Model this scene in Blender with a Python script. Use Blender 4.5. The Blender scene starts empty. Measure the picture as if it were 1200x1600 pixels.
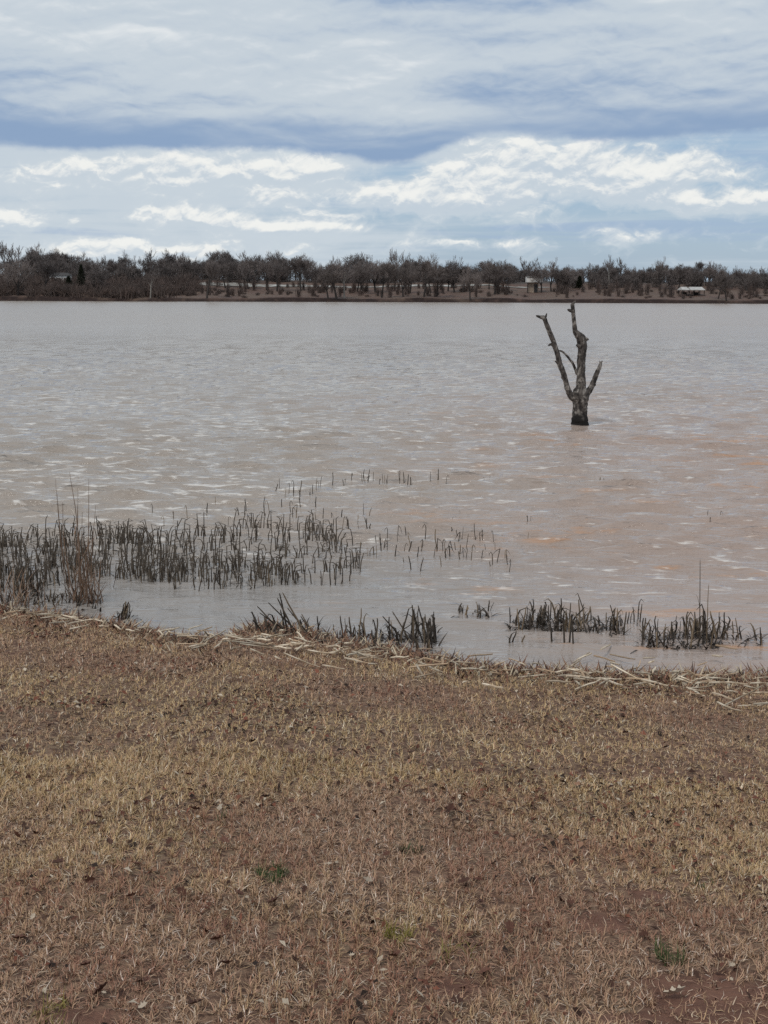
import bpy, math, random
import numpy as np
from mathutils import Vector, Matrix, noise as mnoise

random.seed(7)
rng = np.random.default_rng(7)
scene = bpy.context.scene
COL = scene.collection

# ------------------------------------------------------------------ camera
CAM_H = 3.0                      # eye height above the water
F = 2000.0                       # focal length in pixels of a 1200 x 1600 frame
PITCH = math.atan(350 / F)
ROLL = math.radians(0.22)
cam = bpy.data.cameras.new("camera")
cam_ob = bpy.data.objects.new("camera", cam)
COL.objects.link(cam_ob)
cam.sensor_fit = 'VERTICAL'
cam.angle = 2 * math.atan(800 / F)
cam.clip_start, cam.clip_end = 0.05, 6000
CAM_R = Matrix.Rotation(math.pi / 2 - PITCH, 3, 'X') @ Matrix.Rotation(ROLL, 3, 'Z')
cam_ob.matrix_world = Matrix.Translation((0, 0, CAM_H)) @ CAM_R.to_4x4()
scene.camera = cam_ob
CR = np.array(CAM_R)

def ray(px, py):
    return CR @ np.array([(px - 600) / F, (800 - py) / F, -1.0])

def at(px, py, z=0.0):
    d = ray(px, py)
    t = (z - CAM_H) / d[2]
    return d[0] * t, d[1] * t

def at_depth(px, py, y):
    d = ray(px, py)
    t = y / d[1]
    return d[0] * t, CAM_H + d[2] * t

# ------------------------------------------------------------------ shader helpers
class NT:
    """tiny expression builder on a node tree"""
    def __init__(s, tree):
        s.t = tree
        s.n = tree.nodes
        s.l = tree.links
    def node(s, kind, **kw):
        nd = s.n.new(kind)
        for k, v in kw.items():
            setattr(nd, k, v)
        return nd
    def put(s, sock, v):
        if isinstance(v, E):
            s.l.new(v.s, sock)
        elif hasattr(v, 'links'):
            s.l.new(v, sock)
        else:
            sock.default_value = v
    def math(s, op, a, b=None, c=None, clamp=False):
        nd = s.node('ShaderNodeMath', operation=op, use_clamp=clamp)
        for i, v in enumerate((a, b, c)):
            if v is not None:
                s.put(nd.inputs[i], v)
        return E(s, nd.outputs[0])
    def sstep(s, x, a, b, lo=0.0, hi=1.0, kind='SMOOTHSTEP'):
        nd = s.node('ShaderNodeMapRange', interpolation_type=kind)
        for i, v in enumerate((x, a, b, lo, hi)):
            s.put(nd.inputs[i], v)
        return E(s, nd.outputs[0])
    def vec(s, x, y, z=0.0):
        nd = s.node('ShaderNodeCombineXYZ')
        for i, v in enumerate((x, y, z)):
            s.put(nd.inputs[i], v)
        return nd.outputs[0]
    def noise(s, v, scale=1.0, detail=4.0, rough=0.5, dist=0.0, out=0):
        nd = s.node('ShaderNodeTexNoise')
        if v is not None:
            s.l.new(v, nd.inputs['Vector'])
        nd.inputs['Scale'].default_value = scale
        nd.inputs['Detail'].default_value = detail
        nd.inputs['Roughness'].default_value = rough
        nd.inputs['Distortion'].default_value = dist
        return E(s, nd.outputs[out])
    def mix(s, f, a, b, blend='MIX'):
        nd = s.node('ShaderNodeMix', data_type='RGBA', blend_type=blend)
        s.put(nd.inputs[0], f)
        for i, v in ((6, a), (7, b)):
            if isinstance(v, tuple) and len(v) == 3:
                v = (*v, 1)
            s.put(nd.inputs[i], v)
        return E(s, nd.outputs[2])
    def curve(s, x, pts, lo, hi):
        nd = s.node('ShaderNodeFloatCurve')
        s.put(nd.inputs['Factor'], 1.0)
        s.put(nd.inputs['Value'], s.sstep(x, lo, hi, kind='LINEAR'))
        c = nd.mapping.curves[0]
        while len(c.points) > 2:
            c.points.remove(c.points[1])
        c.points[0].location = pts[0]
        c.points[1].location = pts[-1]
        for p in pts[1:-1]:
            c.points.new(*p)
        nd.mapping.update()
        return E(s, nd.outputs[0])

class E:
    def __init__(s, nt, sock): s.nt, s.s = nt, sock
    def __add__(s, o): return s.nt.math('ADD', s, o)
    __radd__ = __add__
    def __sub__(s, o): return s.nt.math('SUBTRACT', s, o)
    def __rsub__(s, o): return s.nt.math('SUBTRACT', o, s)
    def __mul__(s, o): return s.nt.math('MULTIPLY', s, o)
    __rmul__ = __mul__
    def __truediv__(s, o): return s.nt.math('DIVIDE', s, o)

# ------------------------------------------------------------------ sky
SUN_EL, SUN_AZ = math.radians(54), math.radians(215)      # azimuth clockwise from +Y: behind the camera, to its left
world = bpy.data.worlds.new("World")
scene.world = world
world.use_nodes = True
wt = NT(world.node_tree)
for nd in list(wt.n):
    wt.n.remove(nd)
SKY_STRENGTH = 0.10
def build_sky():
    tc = wt.node('ShaderNodeTexCoord')
    sep = wt.node('ShaderNodeSeparateXYZ')
    wt.l.new(tc.outputs['Generated'], sep.inputs[0])
    X, Y, Z = (E(wt, sep.outputs[i]) for i in range(3))
    DEG = 180 / math.pi
    u = wt.math('ARCTAN2', X, Y) * DEG
    v = wt.math('ARCSINE', Z) * DEG
    # clear air
    sky = wt.node('ShaderNodeTexSky', sky_type='NISHITA', sun_disc=False)
    sky.sun_elevation, sky.sun_rotation = SUN_EL, SUN_AZ
    sky.air_density, sky.dust_density, sky.ozone_density = 1.0, 0.6, 1.5
    clear = wt.mix(0.7, E(wt, sky.outputs[0]), (2.9, 4.25, 6.1))
    # ---- streaky veil over the lower sky, thicker to the left
    n_v = wt.noise(wt.vec(u * 0.050, v * 0.75, 3.1), 1.0, 5, 0.60, 0.35)
    veil = wt.sstep(n_v + wt.sstep(u, -15, 15, 0.13, -0.15) + wt.sstep(v, 1.5, 5.0, 0.0, 0.10), 0.40, 0.66, 0.05, 0.92)
    col = wt.mix(veil, clear, (5.8, 6.5, 7.1))
    # grey-blue underside streaks
    n_g = wt.noise(wt.vec(u * 0.075 + 11.0, v * 1.3, 7.7), 1.0, 4, 0.58, 0.4)
    col = wt.mix(wt.sstep(n_g, 0.50, 0.68) * wt.sstep(v, 0.8, 2.6) * 0.6, col, (3.5, 4.6, 6.3))
    # ---- cumulus row with bright tops
    def bumps(uu, vv):
        tot = None
        for (bu, bv, su, sv, a) in ((-4.2, 4.75, 2.6, 0.85, 0.36), (-9.0, 4.7, 2.6, 0.7, 0.27), (-13.5, 4.6, 3.2, 0.6, 0.22), (4.2, 4.15, 3.4, 0.75, 0.40), (6.4, 5.75, 4.0, 0.62, 0.30),
                                    (10.7, 4.3, 1.9, 0.60, 0.40), (12.9, 3.65, 0.7, 0.4, 0.36), (15.8, 3.7, 1.9, 0.38, 0.38), (14.0, 5.0, 3.5, 0.45, 0.24), (0.5, 3.7, 3.6, 0.35, 0.16),
                                    (-16.4, 2.8, 2.2, 0.45, 0.30), (-3.5, 2.55, 3.6, 0.24, 0.28), (-11.0, 1.5, 6.0, 0.5, 0.26), (-9.5, 2.9, 4.0, 0.3, 0.18), (13.5, 2.3, 3.0, 0.25, 0.15), (3.0, 1.9, 4.0, 0.25, 0.14)):
            du = (uu - bu) / su
            dv = (vv - bv) / (sv * 1.45)
            g = wt.math('EXPONENT', (du * du + dv * dv) * -1.0) * a
            tot = g if tot is None else tot + g
        return tot
    def field(dv):
        vv = v + dv
        warp = wt.noise(wt.vec(u * 0.55, vv * 0.9, 5.0), 1.0, 3, 0.5)
        n = wt.noise(wt.vec(u * 0.50 + warp * 0.9, vv * 0.95 + warp * 1.1, 2.3), 1.0, 7, 0.60)
        return n * 0.74 + bumps(u, vv) * 0.95 + 0.02
    f0 = field(0.0)
    f1 = field(0.26)
    soft = wt.sstep(f0, 0.40, 0.60)
    lit = wt.sstep(f0 - f1, -0.11, 0.13)
    cm = wt.sstep(f0, 0.45 + lit * 0.05, 0.74 - lit * 0.12)          # crisp tops, soft undersides
    ccol = wt.mix(lit, (5.0, 5.85, 6.75), (8.7, 8.8, 8.55))
    low = wt.sstep(v, 0.5, 1.5)
    col = wt.mix(soft * low * 0.85, col, (5.9, 6.6, 7.15))
    col = wt.mix(cm * low * wt.sstep(lit, 0.0, 0.6, 0.35, 1.0), col, ccol)
    # ---- high deck of stratocumulus with a sharp lower edge
    edge = wt.curve(u, [(0.0, 0.44), (0.18, 0.42), (0.30, 0.47), (0.38, 0.46), (0.46, 0.34), (0.50, 0.24), (0.54, 0.36), (0.58, 0.56), (0.63, 0.72), (0.70, 0.64),
                        (0.84, 0.64), (0.92, 0.72), (1.0, 0.70)], -18.0, 18.0) * 2.6 + 4.60
    en = wt.noise(wt.vec(u * 0.6, v * 1.0, 1.0), 1.0, 5, 0.62) - 0.5
    t = v - edge + en * 0.6
    # flat projection for the deck, so that it closes up towards the horizon
    zz = wt.math('MAXIMUM', Z, 0.03)
    px_, py_ = X / zz, Y / zz
    def deck(dv):
        w = wt.noise(wt.vec(u * 0.20, (v + dv) * 0.5, 6.4), 1.0, 3, 0.5)
        return wt.noise(wt.vec(u * 0.13 + w * 0.9, (v + dv) * 0.62 + w * 1.3, 4.4), 1.0, 5, 0.50)
    big = wt.noise(wt.vec(u * 0.055 + 5.3, v * 0.42, 14.2), 1.0, 3, 0.5, 0.4)
    fine = deck(0.0)
    fine2 = deck(0.30)
    pw = wt.noise(wt.vec(u * 0.45, v * 0.9, 8.1), 1.0, 2, 0.5)
    def puff(dv):
        return wt.noise(wt.vec(u * 0.34 + pw * 0.9, (v + dv) * 0.95 + pw * 0.9, 12.4), 1.0, 6, 0.56)
    puffs = puff(0.0) - puff(0.20)
    over = wt.noise(wt.vec(px_ * 0.35, py_ * 0.35, 1.3), 1.0, 4, 0.55)
    shade_lo = wt.sstep(t, 0.3, 5.0, -0.12, 0.57) - wt.sstep(v, 10.3, 11.9, 0.0, 0.26) + (big - 0.5) * 1.7 + (fine - 0.5) * 0.6 + (fine - fine2) * 0.8 + puffs * 1.0 * wt.sstep(t, 0.3, 2.0)
    shade_hi = 0.48 + (over - 0.5) * 1.7 + (fine - 0.5) * 0.4
    sh = wt.mix(wt.sstep(v, 11.0, 24.0), shade_lo, shade_hi)
    dcol = wt.mix(wt.sstep(sh, -0.32, 0.52), (2.65, 3.75, 5.5), (5.6, 6.3, 6.95))
    dcol = wt.mix(wt.sstep(sh, 0.48, 1.05), dcol, (7.9, 8.2, 8.35))
    col = wt.mix(wt.sstep(t, -0.16, 0.26), col, dcol)
    bg = wt.node('ShaderNodeBackground')
    wt.put(bg.inputs['Color'], col)
    bg.inputs['Strength'].default_value = SKY_STRENGTH
    out = wt.node('ShaderNodeOutputWorld')
    wt.l.new(bg.outputs[0], out.inputs[0])
build_sky()
world.cycles.sampling_method = 'NONE'

sun = bpy.data.lights.new("sun", 'SUN')
sun.energy = 1.5
sun.angle = math.radians(14)
sun.color = (1.0, 0.95, 0.88)
sun_ob = bpy.data.objects.new("sun", sun)
COL.objects.link(sun_ob)
sd = Vector((math.sin(SUN_AZ) * math.cos(SUN_EL), math.cos(SUN_AZ) * math.cos(SUN_EL), math.sin(SUN_EL)))
sun_ob.rotation_euler = sd.to_track_quat('Z', 'Y').to_euler()
sun_ob.location = sd * 60

scene.view_settings.view_transform = 'Standard'
scene.view_settings.look = 'None'
scene.view_settings.exposure = 0.0
scene.view_settings.gamma = 1.0
scene.view_settings.use_curve_mapping = False
scene.render.engine = 'CYCLES'
scene.cycles.use_denoising = False
scene.cycles.max_bounces = 4
scene.cycles.diffuse_bounces = 2
scene.cycles.glossy_bounces = 3
scene.cycles.sample_clamp_direct = 3.0
scene.cycles.sample_clamp_indirect = 3.0
scene.cycles.caustics_reflective = False
scene.cycles.caustics_refractive = False

# ------------------------------------------------------------------ mesh helpers
class MB:
    def __init__(s):
        s.v, s.f, s.c = [], [], []
    def tube(s, pts, rad, sides=6, wob=0.0, cap=True, col=None, seed=0.0):
        pts = [Vector(p) for p in pts]
        n = len(pts)
        base = len(s.v)
        ref = Vector((0.31, 0.17, 0.93))
        prev = None
        for i, p in enumerate(pts):
            d = (pts[min(i + 1, n - 1)] - pts[max(i - 1, 0)])
            if d.length < 1e-9:
                d = Vector((0, 0, 1))
            d.normalize()
            if prev is None:
                a = d.cross(Vector((1, 0, 0)) if abs(d.x) < 0.8 else Vector((0, 1, 0))).normalized()
            else:
                a = (prev - d * prev.dot(d))
                a = a.normalized() if a.length > 1e-6 else d.orthogonal().normalized()
            prev = a
            b = d.cross(a)
            for k in range(sides):
                th = 2 * math.pi * k / sides
                dirv = a * math.cos(th) + b * math.sin(th)
                r = rad[i]
                if wob:
                    q = p + dirv * rad[i]
                    r *= 1 + wob * (mnoise.noise(q * 9 + Vector((seed, 0, 0))) + 0.6 * mnoise.noise(q * 26 + Vector((seed, 3, 0))))
                s.v.append(tuple(p + dirv * r))
                if col is not None:
                    s.c.append(col)
        for i in range(n - 1):
            for k in range(sides):
                k2 = (k + 1) % sides
                s.f.append((base + i * sides + k, base + i * sides + k2, base + (i + 1) * sides + k2, base + (i + 1) * sides + k))
        if cap:
            s.f.append(tuple(base + (n - 1) * sides + k for k in range(sides)))
            s.f.append(tuple(base + k for k in reversed(range(sides))))
        return s
    def box(s, c, size, col=None):
        b = len(s.v)
        for z in (-.5, .5):
            for x, y in ((-.5, -.5), (.5, -.5), (.5, .5), (-.5, .5)):
                s.v.append((c[0] + x * size[0], c[1] + y * size[1], c[2] + z * size[2]))
                if col is not None:
                    s.c.append(col)
        for f in ((0, 3, 2, 1), (4, 5, 6, 7), (0, 1, 5, 4), (1, 2, 6, 5), (2, 3, 7, 6), (3, 0, 4, 7)):
            s.f.append(tuple(b + i for i in f))
        return s
    def blade(s, p, az, length, width, lean, droop, segs=4, col=None):
        """a flat tapering leaf blade that leans and droops"""
        p = Vector(p)
        b = len(s.v)
        side = Vector((-math.sin(az), math.cos(az), 0))
        out = Vector((math.cos(az), math.sin(az), 0))
        ang = lean
        for i in range(segs + 1):
            w = width * (1 - (i / segs) ** 1.6) * 0.5 + 0.0004
            s.v.append(tuple(p - side * w)); s.v.append(tuple(p + side * w))
            if col is not None:
                s.c += [col, col]
            ang += droop / segs
            p = p + (out * math.sin(ang) + Vector((0, 0, math.cos(ang)))) * (length / segs)
        for i in range(segs):
            s.f.append((b + 2 * i, b + 2 * i + 1, b + 2 * i + 3, b + 2 * i + 2))
        return s
    def mesh(s, name, mat=None, smooth=False):
        me = bpy.data.meshes.new(name)
        me.from_pydata(s.v, [], s.f)
        if s.c:
            at_ = me.color_attributes.new("tint", 'FLOAT_COLOR', 'POINT')
            at_.data.foreach_set('color', np.array([(*c[:3], 1.0) for c in s.c], dtype=np.float32).ravel())
        if smooth:
            me.polygons.foreach_set('use_smooth', [True] * len(me.polygons))
        if mat:
            me.materials.append(mat)
        me.update()
        return me

def np_mesh(name, verts, quads=None, tris=None, mat=None, smooth=True, colors=None):
    me = bpy.data.meshes.new(name)
    verts = np.asarray(verts, dtype=np.float32)
    faces = []
    nq = 0 if quads is None else len(quads)
    nt = 0 if tris is None else len(tris)
    loops = np.concatenate([np.asarray(a, dtype=np.int32).ravel() for a in (quads, tris) if a is not None])
    starts = np.concatenate([np.arange(nq) * 4, nq * 4 + np.arange(nt) * 3]).astype(np.int32)
    me.vertices.add(len(verts)); me.vertices.foreach_set('co', verts.ravel())
    me.loops.add(len(loops)); me.loops.foreach_set('vertex_index', loops)
    me.polygons.add(nq + nt); me.polygons.foreach_set('loop_start', starts)
    if smooth:
        me.polygons.foreach_set('use_smooth', np.ones(nq + nt, dtype=bool))
    if colors is not None:
        at_ = me.color_attributes.new("tint", 'FLOAT_COLOR', 'POINT')
        c4 = np.ones((len(verts), 4), dtype=np.float32); c4[:, :3] = colors
        at_.data.foreach_set('color', c4.ravel())
    if mat:
        me.materials.append(mat)
    me.update(calc_edges=True)
    return me

def obj(name, me, parent=None, loc=None, rot=None, scale=None):
    o = bpy.data.objects.new(name, me)
    COL.objects.link(o)
    if parent is not None:
        o.parent = parent
    if loc is not None: o.location = loc
    if rot is not None: o.rotation_euler = rot
    if scale is not None: o.scale = scale if hasattr(scale, '__len__') else (scale,) * 3
    return o

def tag(o, label=None, cat=None, group=None, kind=None):
    if label: o['label'] = label
    if cat: o['category'] = cat
    if group: o['group'] = group
    if kind: o['kind'] = kind
    return o

def hash2(ix, iy, seed):
    h = (ix.astype(np.int64) * 374761393 + iy.astype(np.int64) * 668265263 + seed * 974711) & 0x7fffffff
    h = ((h ^ (h >> 13)) * 1274126177) & 0x7fffffff
    return ((h ^ (h >> 16)) & 0xffff) / 65535.0

def vnoise(x, y, seed=0):
    x = np.asarray(x, float); y = np.asarray(y, float)
    ix, iy = np.floor(x), np.floor(y)
    fx, fy = x - ix, y - iy
    fx = fx * fx * (3 - 2 * fx); fy = fy * fy * (3 - 2 * fy)
    a, b = hash2(ix, iy, seed), hash2(ix + 1, iy, seed)
    c, d = hash2(ix, iy + 1, seed), hash2(ix + 1, iy + 1, seed)
    return (a * (1 - fx) + b * fx) * (1 - fy) + (c * (1 - fx) + d * fx) * fy

def fbm(x, y, seed=0, octs=4):
    tot, amp, n = 0, 0.5, 0
    for o in range(octs):
        tot = tot + amp * vnoise(x * 2 ** o + o * 13.7, y * 2 ** o - o * 7.1, seed + o)
        n += amp
        amp *= 0.5
    return tot / n

def sst(x, a, b):
    t = np.clip((np.asarray(x, float) - a) / (b - a), 0, 1)
    return t * t * (3 - 2 * t)

# ------------------------------------------------------------------ materials
def new_mat(name):
    m = bpy.data.materials.new(name)
    m.use_nodes = True
    nt = NT(m.node_tree)
    bs = nt.n['Principled BSDF']
    bs.inputs['Roughness'].default_value = 0.85
    bs.inputs['Specular IOR Level'].default_value = 0.25
    return m, nt, bs

def tint_mat(name, rough=0.8, spec=0.2, two=0.0):
    m, nt, bs = new_mat(name)
    a = nt.node('ShaderNodeAttribute', attribute_name='tint')
    nt.l.new(a.outputs['Color'], bs.inputs['Base Color'])
    bs.inputs['Roughness'].default_value = rough
    bs.inputs['Specular IOR Level'].default_value = spec
    return m

def mottled(name, c1, c2, scale, c3=None, rough=0.85, bump=0.0, coord='Object', detail=5, stretch=(1, 1, 1), rand=0.0, alt=None):
    m, nt, bs = new_mat(name)
    tc = nt.node('ShaderNodeTexCoord')
    mp = nt.node('ShaderNodeMapping')
    mp.inputs['Scale'].default_value = stretch
    nt.l.new(tc.outputs[coord], mp.inputs[0])
    n = nt.noise(mp.outputs[0], scale, detail, 0.6)
    col = nt.mix(nt.sstep(n, 0.38, 0.62), c1, c2)
    if c3:
        n2 = nt.noise(mp.outputs[0], scale * 0.37, 4, 0.6)
        col = nt.mix(nt.sstep(n2, 0.5, 0.64), col, c3)
    if rand:
        oi = nt.node('ShaderNodeObjectInfo')
        if alt:      # some individuals are paler
            col = nt.mix(nt.sstep(nt.math('FRACT', E(nt, oi.outputs['Random']) * 7.31), 0.66, 0.9), col, alt)
        hsv = nt.node('ShaderNodeHueSaturation')
        nt.put(hsv.inputs['Value'], nt.sstep(E(nt, oi.outputs['Random']), 0, 1, 1 - rand, 1 + rand, 'LINEAR'))
        nt.put(hsv.inputs['Color'], col)
        nt.l.new(hsv.outputs[0], bs.inputs['Base Color'])
    else:
        nt.put(bs.inputs['Base Color'], col)
    bs.inputs['Roughness'].default_value = rough
    if bump:
        b = nt.node('ShaderNodeBump')
        b.inputs['Strength'].default_value = bump
        b.inputs['Distance'].default_value = 0.02
        nt.put(b.inputs['Height'], n)
        nt.l.new(b.outputs[0], bs.inputs['Normal'])
    return m

# ================================================================== NEAR GROUND
SHORE_PX = [(-900, 930), (-400, 945), (0, 957), (60, 962), (150, 972), (215, 985), (300, 1003), (350, 1004), (385, 986), (420, 982),
            (480, 992), (560, 1008), (640, 1022), (700, 1036), (760, 1044), (850, 1050), (950, 1056), (1060, 1060), (1200, 1058), (1700, 1062), (2300, 1070)]
_sp = np.array([at(x, y, 0) for x, y in SHORE_PX])
def shore_y(x):
    return np.interp(x, _sp[:, 0], _sp[:, 1]) + 0.10 * (fbm(np.asarray(x) * 1.6, np.asarray(x) * 0 + 3.3, 5) - 0.5)

def ground_z(x, y):
    x = np.asarray(x, float); y = np.asarray(y, float)
    s = shore_y(x) - y
    sp = np.maximum(s, 0)
    land = 0.09 * (1 - np.exp(-sp / 0.35)) + 0.122 * sp
    land = land * (1 - sst(sp, 12, 40) * 0.25)
    lake = np.maximum(0.16 * np.minimum(s, 0), -1.6)
    rel = (fbm(x * 0.55, y * 0.55, 11, 3) - 0.5) * 0.16 * sst(sp, 0.3, 2.5) + (fbm(x * 4, y * 4, 12, 3) - 0.5) * 0.035 * sst(sp, 0.05, 0.5)
    return np.where(s > 0, land, lake) + rel

def hit(px, py):
    """where the line of sight of a photo pixel meets the near ground"""
    d = ray(px, py)
    t = np.linspace(2.0, 14.5, 700)
    X, Y, Z = d[0] * t, d[1] * t, CAM_H + d[2] * t
    g = np.maximum(ground_z(X, Y), 0)
    i = int(np.argmax(Z <= g))
    return float(X[i]), float(Y[i]), float(g[i])

BARE = []   # bare red soil, centre, radii
for px, py, rx, ry in ((1140, 1560, .20, .22), (960, 1440, .13, .10), (1010, 1395, .09, .07), (700, 1545, .10, .08), (1060, 1600, .3, .10), (120, 1590, .10, .06)):
    hx, hy, hz = hit(px, py)
    BARE.append((hx, hy, rx, ry))
def bare_mask(x, y):
    m = np.zeros_like(np.asarray(x, float))
    wob = (fbm(np.asarray(x) * 7, np.asarray(y) * 7, 21, 3) - 0.5) * 1.5
    for bx, by, rx, ry in BARE:
        q = np.sqrt(((x - bx) / rx) ** 2 + ((y - by) / ry) ** 2) + wob
        m = np.maximum(m, 1 - sst(q, 0.7, 1.2))
    n = fbm(np.asarray(x) * 2.2, np.asarray(y) * 2.2, 31, 4)
    return np.maximum(m, 0.38 * sst(n, 0.64, 0.76))

def make_ground():
    m, nt, bs = new_mat("dry_lawn_soil")
    tc = nt.node('ShaderNodeTexCoord')
    P = tc.outputs['Object']
    n1 = nt.noise(P, 0.9, 5, 0.6)
    n2 = nt.noise(P, 28.0, 6, 0.65)
    n3 = nt.noise(P, 7.0, 5, 0.6)
    c = nt.mix(nt.sstep(n1, 0.35, 0.65), (0.245, 0.150, 0.100), (0.245, 0.172, 0.112))
    c = nt.mix(nt.sstep(n3, 0.42, 0.66), c, (0.290, 0.175, 0.120))
    c = nt.mix(nt.sstep(n2, 0.40, 0.62), c, (0.105, 0.062, 0.045))
    a = nt.node('ShaderNodeAttribute', attribute_name='tint')
    sepc = nt.node('ShaderNodeSeparateColor')
    nt.l.new(a.outputs['Color'], sepc.inputs[0])
    bare = E(nt, sepc.outputs[0]); wet = E(nt, sepc.outputs[1])
    soil = nt.mix(nt.sstep(n3, 0.35, 0.65), (0.215, 0.112, 0.078), (0.150, 0.078, 0.056))
    soil = nt.mix(nt.sstep(n2, 0.55, 0.72), soil, (0.22, 0.12, 0.09))
    c = nt.mix(bare, c, soil)
    c = nt.mix(wet, c, (0.045, 0.028, 0.020))
    nt.put(bs.inputs['Base Color'], c)
    bs.inputs['Roughness'].default_value = 0.95
    bs.inputs['Specular IOR Level'].default_value = 0.1
    b = nt.node('ShaderNodeBump'); b.inputs['Strength'].default_value = 0.9; b.inputs['Distance'].default_value = 0.03
    nt.put(b.inputs['Height'], n2); nt.l.new(b.outputs[0], bs.inputs['Normal'])
    xs = np.concatenate([np.linspace(-90, -8, 28)[:-1], np.linspace(-8, 8, 330), np.linspace(8, 90, 28)[1:]])
    ys = np.concatenate([np.linspace(-60, 2, 26)[:-1], np.linspace(2, 13.5, 260), np.linspace(13.5, 40, 12)[1:]])
    X, Y = np.meshgrid(xs, ys)
    Z = ground_z(X, Y)
    V = np.stack([X, Y, Z], -1).reshape(-1, 3)
    nx, ny = len(xs), len(ys)
    i = np.arange(nx * ny).reshape(ny, nx)
    Q = np.stack([i[:-1, :-1], i[:-1, 1:], i[1:, 1:], i[1:, :-1]], -1).reshape(-1, 4)
    s = (shore_y(X) - Y)
    wetm = (1 - sst(s + (fbm(X * 3, Y * 3, 8, 3) - .5) * .5, 0.05, 0.55)) * 0.9
    colr = np.stack([bare_mask(X, Y), wetm, wetm * 0], -1).reshape(-1, 3)
    me = np_mesh("ground", V, quads=Q, mat=m, colors=colr)
    o = obj("ground", me)
    tag(o, "red brown soil bank sloping down to the lake", kind='structure')
make_ground()

# ================================================================== LAKE
def far_shore_y(x):
    x = np.asarray(x, float)
    return 277 + 2.2 * np.sin(x * 0.045 + 1.0) + 3.0 * (fbm(x * 0.03 + 40, x * 0 + 0.5, 77, 3) - 0.5) + np.maximum(np.abs(x) - 120, 0) * -0.12

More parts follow.
